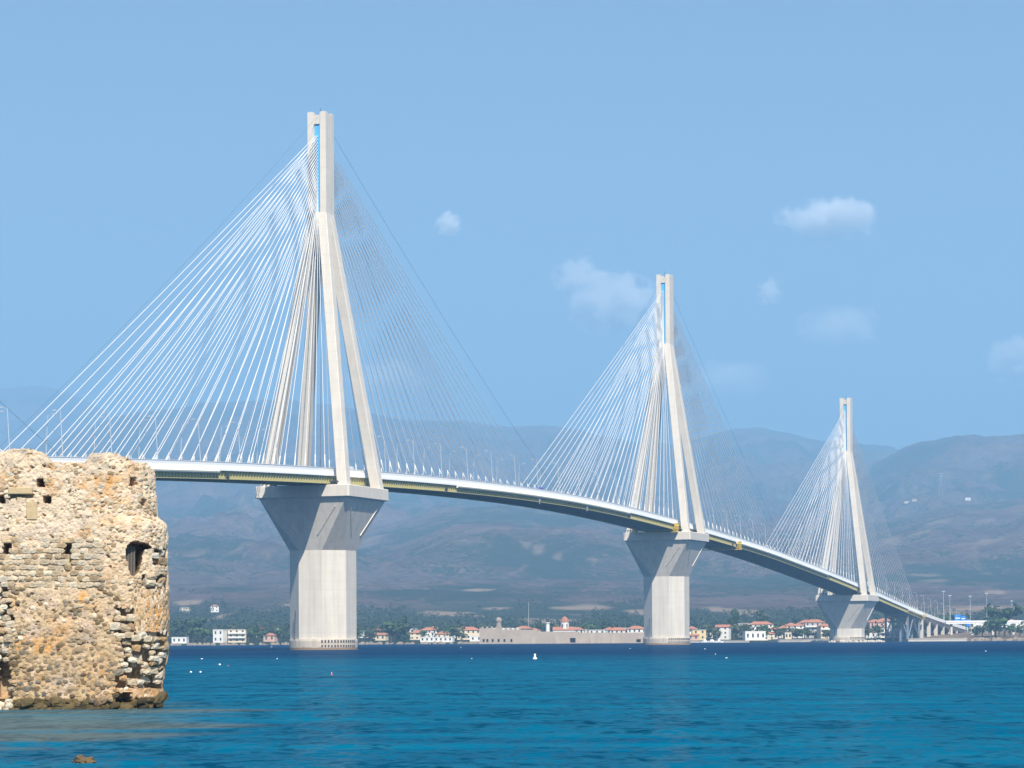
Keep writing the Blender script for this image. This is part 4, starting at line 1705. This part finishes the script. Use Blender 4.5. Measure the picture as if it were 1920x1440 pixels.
CROWNS = {'round': [crown_mesh(k, 'round', LEAF[2 if k % 2 else 1]) for k in range(4)],
          'cone': [crown_mesh(20 + k, 'cone', LEAF[0], 130) for k in range(3)],
          'umbrella': [crown_mesh(40 + k, 'umbrella', LEAF[0]) for k in range(3)]}
_tm = MB()
_tm.tube([(0, 0, -.05), (.015, 0, .3), (-.01, .01, .62)], .035, 6, .015)
_tm.tube([(.01, 0, .32), (.16, .05, .58)], .015, 5, .007)
_tm.tube([(.0, 0, .38), (-.15, -.04, .64)], .014, 5, .006)
_tm.tube([(.0, 0, .42), (.02, .16, .68)], .013, 5, .006)
TRUNK = bpy.data.meshes.new('trunk')
TRUNK.from_pydata(_tm.v, [], _tm.f)
TRUNK.materials.append(M['bark'])

TREES = [(324, 1650, 12, 'umbrella'), (332, 1680, 14, 'umbrella'), (352, 1660, 16, 'umbrella'), (362, 1640, 11, 'round'), (384, 1640, 10, 'round'), (430, 1660, 11, 'round'), (466, 1640, 9, 'round'), (480, 1650, 10, 'round'),
         (495, 1640, 8, 'round'), (524, 1640, 9, 'round'), (534, 1660, 12, 'cone'), (674, 1640, 9, 'round'), (694, 1640, 8, 'round'), (733, 1630, 14, 'round'), (745, 1640, 12, 'round'), (757, 1640, 16, 'cone'), (763, 1660, 15, 'cone'),
         (792, 1630, 8, 'round'), (846, 1630, 10, 'round'), (856, 1640, 11, 'round'), (868, 1625, 7, 'round'), (906, 1680, 10, 'round'), (1012, 1680, 13, 'cone'), (1040, 1690, 12, 'round'), (1104, 1680, 11, 'round'), (1135, 1690, 12, 'cone'),
         (1330, 1650, 12, 'round'), (1340, 1625, 11, 'round'), (1346, 1616, 8, 'round'), (1368, 1650, 14, 'cone'), (1376, 1640, 13, 'round'), (1386, 1640, 11, 'round'), (1378, 1700, 18, 'cone'), (1384, 1710, 16, 'cone'), (1404, 1650, 12, 'round'),
         (1430, 1640, 10, 'round'), (1436, 1628, 8, 'round'), (1460, 1625, 9, 'round'), (1465, 1640, 8, 'round'), (1487, 1625, 10, 'round'), (1495, 1630, 9, 'round'), (1505, 1625, 8, 'round'), (1516, 1630, 8, 'round'), (1552, 1625, 8, 'round'), (1426, 1720, 20, 'cone'),
         (1628, 1640, 9, 'round'), (1648, 1640, 8, 'round'), (1680, 1700, 12, 'round'), (1842, 1650, 10, 'round'), (1858, 1640, 13, 'round'), (1866, 1645, 16, 'round'), (1874, 1640, 15, 'round'), (1884, 1650, 22, 'umbrella'), (1894, 1640, 9, 'round'), (1912, 1640, 11, 'round'),
         (1830, 1660, 8, 'round'), (1780, 1900, 14, 'round'), (1800, 1900, 13, 'round')]


def build_trees():
    cnt = {}
    nm = {'round': ('bushy_tree', 'bushy green tree'), 'cone': ('cypress_tree', 'dark pointed conifer'), 'umbrella': ('pine_tree', 'broad dark umbrella pine')}

    def section(px):
        if px < 540:
            return 'between castle and nearest pier'
        if px < 899:
            return 'between nearest pier and sea fort'
        if px < 1210:
            return 'rising behind the sea fort wall'
        if px < 1580:
            return 'between middle and far piers'
        if px < 1740:
            return 'near the steel trestle'
        return 'right of the approach viaduct'
    r = random.Random(3)
    tl = sorted(TREES)
    for (px, Y, h, shp) in tl:
        x, y, z = on_coast(px, Y)
        n, desc = nm[shp]
        root = empty(n, (x, y, z - .2), r.uniform(0, 6.28))
        s = (h * r.uniform(.95, 1.2), h * r.uniform(.95, 1.2), h)
        if shp == 'cone':
            s = (h * .8, h * .8, h)
        t = put(bpy.data.objects.new('trunk', TRUNK), root)
        t.scale = s
        c = put(bpy.data.objects.new('crown', r.choice(CROWNS[shp])), root)
        c.scale = s
        k = (section(px), shp)
        cnt[k] = cnt.get(k, 0) + 1
        tot = sum(1 for q in tl if (section(q[0]), q[3]) == k)
        pre = '' if tot == 1 else ordinal(cnt[k]) + ' from left '
        tag(root, f'{pre}{desc} {section(k and px)}', 'tree', 'trees along the far shore')


def build_forest():
    """the wooded plain behind the shore: one mass"""
    r = random.Random(12)
    protos = []
    for k in range(6):
        me = crown_mesh(100 + k, 'round' if k < 4 else 'cone', LEAF[0], 26)
        protos.append((np.array([v.co[:] for v in me.vertices]), np.array([p.vertices[:] for p in me.polygons])))
    n = 8500
    u = RNG.uniform(-.235, .235, n)
    Y = 1665 + 1250 * RNG.random(n) ** 1.35
    X = u * Y
    dens = fbm(X / 140, Y / 260, 7.7, 3)
    keep = dens > -.12 + .5 * np.clip((Y - 2350) / 500, 0, 1)
    # leave the tilled fields open
    elv = (terrain_h(X, Y) - CAMH) / Y
    for (fx, fy, fw, fh) in FIELDS:
        k = (fx - 960) / F
        el = (at(fx, fy, 1).z - CAMH)
        hit = (np.abs(u - k) < fw / 2 / F) & (np.abs(elv - el) < (fh / 2 + 3) / F)
        keep &= ~hit
    keep &= ~((u > .165) & (Y < 1900))
    X, Y = X[keep], Y[keep]
    Z = terrain_h(X, Y)
    vs, fs = [], []
    b = 0
    for x, y, z in zip(X, Y, Z):
        pv, pf = protos[r.randrange(6)]
        h = r.uniform(5, 11)
        a = r.uniform(0, 6.28)
        ca, sa = math.cos(a) * h * 1.1, math.sin(a) * h * 1.1
        q = np.stack([pv[:, 0] * ca - pv[:, 1] * sa + x, pv[:, 0] * sa + pv[:, 1] * ca + y, pv[:, 2] * h + z - h * .15], 1)
        vs.append(q)
        fs.append(pf + b)
        b += len(pv)
    V = np.concatenate(vs)
    Fc = np.concatenate(fs)
    me = bpy.data.meshes.new('coastal_woodland')
    me.vertices.add(len(V))
    me.vertices.foreach_set('co', V.ravel())
    me.loops.add(len(Fc) * 4)
    me.loops.foreach_set('vertex_index', Fc.ravel())
    me.polygons.add(len(Fc))
    me.polygons.foreach_set('loop_start', np.arange(len(Fc)) * 4)
    me.polygons.foreach_set('loop_total', np.full(len(Fc), 4))
    me.update()
    mm = mat('woodland foliage', (0.05, 0.07, 0.03), 0.85, 0.1)
    t = NT(mm)
    g = t.add('NewGeometry')
    n1 = t.noise(t.coords('Object'), .006, 3)
    t.color(t.mix(g.outputs['Random Per Island'], t.mix(n1, (0.016, 0.034, 0.018), (0.036, 0.052, 0.026)), (0.062, 0.08, 0.042)))
    me.materials.append(mm)
    o = put(bpy.data.objects.new('coastal_woodland', me))
    tag(o, 'dark green woodland covering the plain behind the far shore', 'woodland', None, 'stuff')


# ---------------------------------------------------------------- waterfront bits
def build_waterfront():
    quaym = mat('pale quay concrete', (0.52, 0.47, 0.41), 0.9)
    t = NT(quaym)
    t.color(t.mix(t.noise(t.coords('Object'), .3, 5), (0.42, 0.37, 0.32), (0.60, 0.55, 0.48)))
    rockm = mat('shore rock', (0.25, 0.2, 0.15), 0.95)
    t = NT(rockm)
    n1 = t.noise(t.coords('Object'), 1.2, 5, .7)
    t.color(t.mix(n1, (0.14, 0.11, 0.08), (0.40, 0.33, 0.25)))
    t.bump(n1, .8, .3)

    def quay(px0, px1, Y, h, d, label):
        x0, x1 = (px0 - 960) / F * Y, (px1 - 960) / F * Y
        root = empty('quay_wall', ((x0 + x1) / 2, Y, 0))
        w = (x1 - x0) / 2
        mb = MB()
        mb.box(-w, w, 0, d, -2, h)
        mb.build('wall', quaym, root)
        mb = MB()
        mb.box(-w - .1, w + .1, -.25, .8, h + .004, h + .35)
        mb.build('coping', quaym, root)
        tag(root, label, 'quay', 'quay walls on the far shore')
    quay(1290, 1405, 1592, .8, 16, 'low rough quay wall right of the middle pier')
    quay(1446, 1562, 1588, 1.6, 18, 'long pale quay wall in front of the houses left of the far pier')
    quay(1703, 1812, 1590, 1.5, 60, 'pale concrete quay under the approach viaduct')

    # loose rock along the waterline
    def rocks(px0, px1, Y, n, smin, smax, seed):
        r = random.Random(seed)
        mb = MB()
        for k in range(n):
            x = (r.uniform(px0, px1) - 960) / F * Y
            y = Y + r.uniform(-4, 10)
            s = r.uniform(smin, smax)
            vs = []
            for i in range(5):
                a = 2 * math.pi * i / 5 + r.uniform(-.3, .3)
                vs.append((x + s * math.cos(a), y + s * math.sin(a), -.5))
            for i in range(5):
                a = 2 * math.pi * i / 5 + r.uniform(-.3, .3)
                vs.append((x + s * .7 * math.cos(a), y + s * .7 * math.sin(a), s * r.uniform(.5, .9)))
            vs.append((x, y, s * r.uniform(.9, 1.2)))
            mb.poly(vs, [(i, (i + 1) % 5, 5 + (i + 1) % 5, 5 + i) for i in range(5)] + [(5 + i, 5 + (i + 1) % 5, 10) for i in range(5)])
        return mb
    mb = rocks(310, 900, 1598, 220, .6, 1.8, 1)
    mb2 = rocks(1800, 1960, 1604, 90, .8, 2.4, 2)
    mb.poly(mb2.v, mb2.f)
    o = mb.build('shore_rocks', rockm)
    tag(o, 'loose grey rocks along the far waterline', 'rocks', None, 'stuff')
    # riprap apron at the foot of the far pylon
    c = w_of(0, 2 * SPAN, 0)
    r = random.Random(9)
    mb = MB()
    for k in range(150):
        a = r.uniform(0, 6.28)
        q = r.uniform(11, 17)
        x, y = c.x + q * math.cos(a) * 1.3, c.y + q * math.sin(a)
        s = r.uniform(.6, 1.5)
        vs = [(x + s * math.cos(2 * math.pi * i / 5), y + s * math.sin(2 * math.pi * i / 5), -.5) for i in range(5)]
        vs += [(x + s * .7 * math.cos(2 * math.pi * i / 5 + .3), y + s * .7 * math.sin(2 * math.pi * i / 5 + .3), s * r.uniform(.4, .8)) for i in range(5)]
        vs.append((x, y, s))
        mb.poly(vs, [(i, (i + 1) % 5, 5 + (i + 1) % 5, 5 + i) for i in range(5)] + [(5 + i, 5 + (i + 1) % 5, 10) for i in range(5)])
    o = mb.build('riprap', quaym)
    tag(o, 'pale riprap stones round the foot of the far pylon', 'rocks', None, 'stuff')

    # flyover road with rail at the right edge
    Y = 1705.0
    root = empty('flyover', (at(1850, 1166, Y).x, Y, ground(at(1850, 1166, Y).x, Y)))
    z = at(1850, 1166, Y).z - root.location.z
    w = 28
    mb = MB()
    mb.box(-w, w + 20, -3, 3, z - 1.2, z)
    mb.build('deck', M['white_paint'], root)
    mb = MB()
    mb.box(-w, w + 20, -3.25, -3.01, z - .3, z + .9)
    mb.build('parapet', M['white_paint'], root)
    for k in range(4):
        x = -w + 4 + k * 14
        mb = MB()
        mb.box(x - .7, x + .7, -1, 1, -2, z - 1.2)
        mb.build('pier', M['pier'], root)
    tag(root, 'thin white flyover road at the right edge behind the viaduct end', 'flyover')
    # toll-road signs
    signm = mat('blue road sign', (0.02, 0.20, 0.62), 0.4)
    for px, py, w2, h2, lab in ((1796, 1159, 2.4, 2.6, 'left blue road sign above the approach viaduct'), (1806, 1160, 1.9, 2.0, 'middle blue road sign above the approach viaduct'), (1816, 1168, 1.5, 2.4, 'small pale blue sign right of the two blue road signs')):
        Y2 = 1790.0
        p = at(px, py, Y2)
        g_ = ground(p.x, Y2)
        root = empty('road_sign', (p.x, Y2, g_))
        mb = MB()
        mb.box(-w2, w2, -.1, .1, p.z - g_ - h2, p.z - g_ + h2)
        mb.build('panel', signm, root)
        for sx in (-.6, .6):
            mb = MB()
            mb.tube([(sx * w2, .2, -1), (sx * w2, .2, p.z - g_ + h2 * .8)], .12, 6)
            mb.build('post', M['lampgrey'], root)
        mb = MB()
        mb.box(-w2 * .7, w2 * .7, -.125, -.104, p.z - g_ - .3, p.z - g_ + .3)
        mb.build('stripe', M['white_paint'], root)
        tag(root, lab, 'road sign', 'blue road signs by the viaduct')
    # tall masts
    masts = [(991, 1129, 1183, 1650, 'tall thin flag mast behind the sea fort'), (1769, 1108, 1160, 1780, 'first tall light mast right of the viaduct'), (1781, 1116, 1160, 1800, 'second tall light mast right of the viaduct'),
             (1819, 1117, 1165, 1760, 'third tall light mast right of the viaduct'), (1850, 1112, 1165, 1760, 'fourth tall light mast right of the viaduct'), (1897, 1126, 1170, 1780, 'fifth tall light mast at the far right')]
    for px, y0, y1, Y2, lab in masts:
        p = at(px, y0, Y2)
        g_ = ground(p.x, Y2)
        root = empty('light_mast' if 'light' in lab else 'flag_mast', (p.x, Y2, g_))
        hh = p.z - g_
        mb = MB()
        mb.tube([(0, 0, -1), (0, 0, hh)], .18, 6, .1)
        mb.build('pole', M['lampgrey'], root)
        if 'light' in lab:
            mb = MB()
            mb.box(-1.1, 1.1, -.25, .25, hh - .5, hh - .1)
            mb.build('lamp_head', M['lampgrey'], root)
        tag(root, lab, 'mast', 'tall masts on the far shore')

    # pylon of the power line on the right-hand hill
    YP = hill_at(1764, 930)
    p = at(1764, 885, YP)
    g_ = ground(p.x, YP)
    root = empty('power_pylon', (p.x, YP, g_))
    hh = max(25, p.z - g_)
    hh = min(hh, 60)
    for sx in (-1, 1):
        for sy in (-1, 1):
            mb = MB()
            mb.tube([(sx * 4, sy * 4, -1), (sx * .6, sy * .6, hh)], .2, 4)
            mb.build('leg', M['lampgrey'], root)
    for q in (.7, .82, .94):
        mb = MB()
        mb.tube([(-7, 0, hh * q), (7, 0, hh * q)], .3, 4)
        mb.build('arm', M['lampgrey'], root)
    tag(root, 'faint lattice power pylon on the right hillside', 'pylon')


def lathe(mb, prof, n=12, c=(0, 0, 0)):
    mb.loft([[(c[0] + r * math.cos(2 * math.pi * k / n), c[1] + r * math.sin(2 * math.pi * k / n), c[2] + z) for k in range(n)] for r, z in prof])


def build_water_things():
    white = mat('white buoy plastic', (0.8, 0.8, 0.8), 0.4, 0.5)
    red = mat('red buoy plastic', (0.6, 0.10, 0.05), 0.4, 0.5)
    brown = mat('weathered brown float', (0.22, 0.13, 0.09), 0.7)

    def sea_pt(px, py):
        u, v = un(px, py)
        Y = -CAMH * F / v
        return Vector((u * Y / F, Y, 0)), Y
    for px, py, m, lab, k in ((358, 1261, white, 'left of the two white buoys floating near the castle', 1), (376, 1261, white, 'right of the two white buoys floating near the castle', 1),
                              (412, 1247, white, 'white buoy farther out beyond the pair near the castle', 1), (428, 1249, brown, 'brown float just right of the farther white buoy', .8)):
        p, Y = sea_pt(px, py)
        s = 4.2 / F * Y / 2 * k
        root = empty('buoy', p)
        mb = MB()
        lathe(mb, [(s * .2, -s * .5), (s * .85, -s * .2), (s, s * .35), (s * .85, s * .9), (s * .4, s * 1.25), (s * .15, s * 1.3)])
        recalc(mb.build('float', m, root, True))
        mb = MB()
        mb.tube([(0, 0, s * 1.3), (0, 0, s * 1.6)], s * .12, 6)
        mb.build('eye', M['dark'], root)
        tag(root, lab, 'buoy', 'small buoys near the castle')
    p, Y = sea_pt(622, 1266)
    s = 4.4 / F * Y / 2
    root = empty('buoy', p)
    mb = MB()
    lathe(mb, [(s * .2, -s * .5), (s * .8, -s * .2), (s * .9, s * .5), (s * .35, s * 1.1), (s * .22, s * 2.0)])
    recalc(mb.build('float', red, root, True))
    mb = MB()
    lathe(mb, [(s * .3, s * 2.0), (s * .32, s * 2.4), (s * .1, s * 2.7)])
    recalc(mb.build('top_mark', white, root))
    tag(root, 'small red spar buoy with pale top below the nearest pier', 'buoy')
    p, Y = sea_pt(1003, 1236)
    s = 8.0 / F * Y / 2
    root = empty('buoy', p)
    mb = MB()
    lathe(mb, [(s * .3, -s * .5), (s * 1.0, -s * .1), (s, s * .6), (s * .5, s * .9), (s * .35, s * 1.9)])
    recalc(mb.build('float', white, root, True))
    mb = MB()
    lathe(mb, [(s * .5, s * 1.9), (s * .5, s * 2.4), (s * .1, s * 2.6)])
    recalc(mb.build('top_mark', white, root))
    tag(root, 'white marker buoy on the open water below the sea fort', 'buoy')
    # moored boats right of the middle pier
    for i, (px, L, lab) in enumerate(((1322, 6, 'leftmost small white boat moored by the quay right of the middle pier'), (1336, 7, 'middle small white boat moored by the quay right of the middle pier'), (1349, 5, 'rightmost small white boat moored by the quay right of the middle pier'))):
        Y = 1575
        root = empty('moored_boat', ((px - 960) / F * Y, Y, 0), .3 - .3 * i)
        mb = MB()
        rings = []
        for t_ in (-1, -.6, 0, .5, .85, 1.0):
            w = L * .17 * (1 - max(0, t_) ** 2.2) + .03
            rings.append([(t_ * L / 2, -w, .8 + .25 * max(0, t_)), (t_ * L / 2, -w * .6, -.3), (t_ * L / 2, w * .6, -.3), (t_ * L / 2, w, .8 + .25 * max(0, t_))])
        mb.loft(rings)
        recalc(mb.build('hull', white, root))
        mb = MB()
        mb.loft([[(-L * .2, -.6, .82), (L * .15, -.6, .82), (L * .15, .6, .82), (-L * .2, .6, .82)], [(-L * .18, -.5, 2.0), (L * .05, -.5, 2.0), (L * .05, .5, 2.0), (-L * .18, .5, 2.0)]])
        recalc(mb.build('cabin', white, root))
        tag(root, lab, 'boat', 'boats moored at the far quay')
    # rock awash in the foreground
    p, Y = sea_pt(160, 1430)
    rm = mat('wet weedy rock', (0.12, 0.09, 0.04), 0.6, 0.4)
    t = NT(rm)
    n1 = t.noise(t.coords('Object'), 4, 5, .7)
    t.color(t.mix(n1, (0.05, 0.037, 0.02), (0.20, 0.13, 0.055)))
    t.bump(n1, .9, .15)
    bm = bmesh.new()
    bmesh.ops.create_icosphere(bm, subdivisions=4, radius=1)
    for v in bm.verts:
        d = 1 + .55 * float(fbm(v.co.x * 1.6, v.co.y * 1.6, v.co.z * 1.6, 4))
        v.co = Vector((v.co.x * .27 * d, v.co.y * .4 * d, v.co.z * .17 * d - .03 + .05 * (v.co.x < -.2)))
    me = bpy.data.meshes.new('sea_rock')
    bm.to_mesh(me)
    bm.free()
    me.materials.append(rm)
    o = put(bpy.data.objects.new('sea_rock', me))
    o.location = p
    tag(o, 'small weedy brown rock breaking the water below the castle', 'rock')
    # foam flecks of breaking wavelets
    fm = mat('sea foam', (0.8, 0.82, 0.84), 0.9)
    mb = MB()
    r = random.Random(31)
    for k in range(11):
        py = r.uniform(1213, 1236)
        px = r.uniform(330, 1920)
        q, Y = sea_pt(px, py)
        L = r.uniform(.12, .5) * Y / 900 + .05
        n = 7
        vs = [(q.x + L * math.cos(6.283 * i / n) * r.uniform(.6, 1.2), q.y + L * .5 * math.sin(6.283 * i / n), .02) for i in range(n)]
        vs.append((q.x, q.y, .10 + .1 * r.random()))
        mb.poly(vs, [(i, (i + 1) % n, n) for i in range(n)])
    o = mb.build('foam_flecks', fm)
    tag(o, 'scattered white foam flecks on the dark blue strait', 'foam', None, 'stuff')


# ================================================================== clouds and haze
CLOUDS = [(1556, 410, 84, 36, 9000, .8, 'small white cloud high above the far pylon'),
          (1150, 568, 74, 52, 9500, 1.0, 'largest pale cloud just left of the middle pylon head'),
          (1085, 520, 48, 34, 9500, .35, 'faint wisp joined to the upper left of the largest cloud'),
          (841, 420, 22, 22, 9000, .5, 'tiny pale cloud right of the nearest pylon head'),
          (1442, 548, 22, 24, 9800, .3, 'tiny faint cloud below the small white cloud'),
          (1575, 612, 70, 36, 10200, .28, 'thin faint cloud above the far pylon'),
          (1900, 675, 46, 42, 10600, .9, 'pale cloud cut by the right edge of the picture'),
          (1365, 712, 70, 34, 10800, .4, 'faint low cloud right of the middle pylon'),
          (725, 712, 70, 34, 10800, .5, 'faint low pinkish cloud behind the stays right of the nearest pylon')]


def build_clouds():
    for i, (px, py, rx, ry, Y, dens, lab) in enumerate(CLOUDS):
        Y = 1950.0 / (at(px, py, 1).z - CAMH)
        c = at(px, py, Y)
        sx, sz = rx / F * Y * 1.25, ry / F * Y * 1.25
        bm = bmesh.new()
        bmesh.ops.create_icosphere(bm, subdivisions=3, radius=1)
        for v in bm.verts:
            d = 1 + .22 * float(fbm(v.co.x * 1.3 + i * 5, v.co.y * 1.3, v.co.z * 1.3, 3))
            v.co *= d
        me = bpy.data.meshes.new('cloud')
        bm.to_mesh(me)
        bm.free()
        o = put(bpy.data.objects.new('cloud', me))
        o.location = c
        o.scale = (sx, sx * .7, sz)
        m = bpy.data.materials.new('cloud vapour')
        m.use_nodes = True
        t = NT.__new__(NT)
        t.t = m.node_tree
        t.n = m.node_tree.nodes
        for nn in list(t.n):
            if nn.type == 'BSDF_PRINCIPLED':
                t.n.remove(nn)
        out = [nn for nn in t.n if nn.type == 'OUTPUT_MATERIAL'][0]
        pv = t.add('VolumePrincipled')
        pv.inputs['Color'].default_value = (1.0, .985, .98, 1)
        pv.inputs['Anisotropy'].default_value = -.15
        tc = t.add('TexCoord')
        ln = t.add('VectorMath', operation='LENGTH')
        t.link(tc.outputs['Object'], ln.inputs[0])
        mp = t.add('Mapping')
        mp.inputs['Location'].default_value = (i * 7.3, i * 2.1, 0)
        mp.inputs['Scale'].default_value = (1, .7, sz / sx)
        t.link(tc.outputs['Object'], mp.inputs['Vector'])
        nz = t.noise(mp.outputs[0], 2.4, 5, .6)
        fall = t.math('SUBTRACT', .98, ln.outputs['Value'])
        d = t.math('ADD', t.math('MULTIPLY', fall, .9), t.math('MULTIPLY', t.math('SUBTRACT', nz, .55), 1.7))
        d = t.math('MULTIPLY', d, 1.0, True)
        d = t.math('MULTIPLY', d, dens * 20.0 / (sx * 1.4))
        t.link(d, pv.inputs['Density'])
        t.link(pv.outputs[0], out.inputs['Volume'])
        me.materials.append(m)
        tag(o, lab, 'cloud', 'small clouds in the sky')


def build_haze():
    mb = MB()
    mb.box(-17000, 17000, -3500, 18500, -8, 1720)
    m = bpy.data.materials.new('haze')
    m.use_nodes = True
    n = m.node_tree.nodes
    for nn in list(n):
        if nn.type == 'BSDF_PRINCIPLED':
            n.remove(nn)
    out = [nn for nn in n if nn.type == 'OUTPUT_MATERIAL'][0]
    pv = n.new('ShaderNodeVolumePrincipled')
    pv.inputs['Color'].default_value = (0.32, 0.59, 0.89, 1)
    pv.inputs['Density'].default_value = 0.000165
    pv.inputs['Anisotropy'].default_value = 0.0
    m.node_tree.links.new(pv.outputs[0], out.inputs['Volume'])
    o = mb.build('haze', m)
    o['kind'] = 'stuff'
    o.display_type = 'WIRE'


# ================================================================== assemble
build_terrain()
build_sea()
build_deck()
build_pylon(0, 0.0, 49.5)
build_pylon(1, SPAN, 49.5)
build_pylon(2, 2 * SPAN, 27.3)
build_pylon(3, -SPAN, 27.3, False, 'mass')
build_viaduct()
build_castle()
build_fort()
build_houses()
build_trees()
build_forest()
build_lamps()
build_vehicles()
build_waterfront()
build_water_things()
build_clouds()
build_haze()
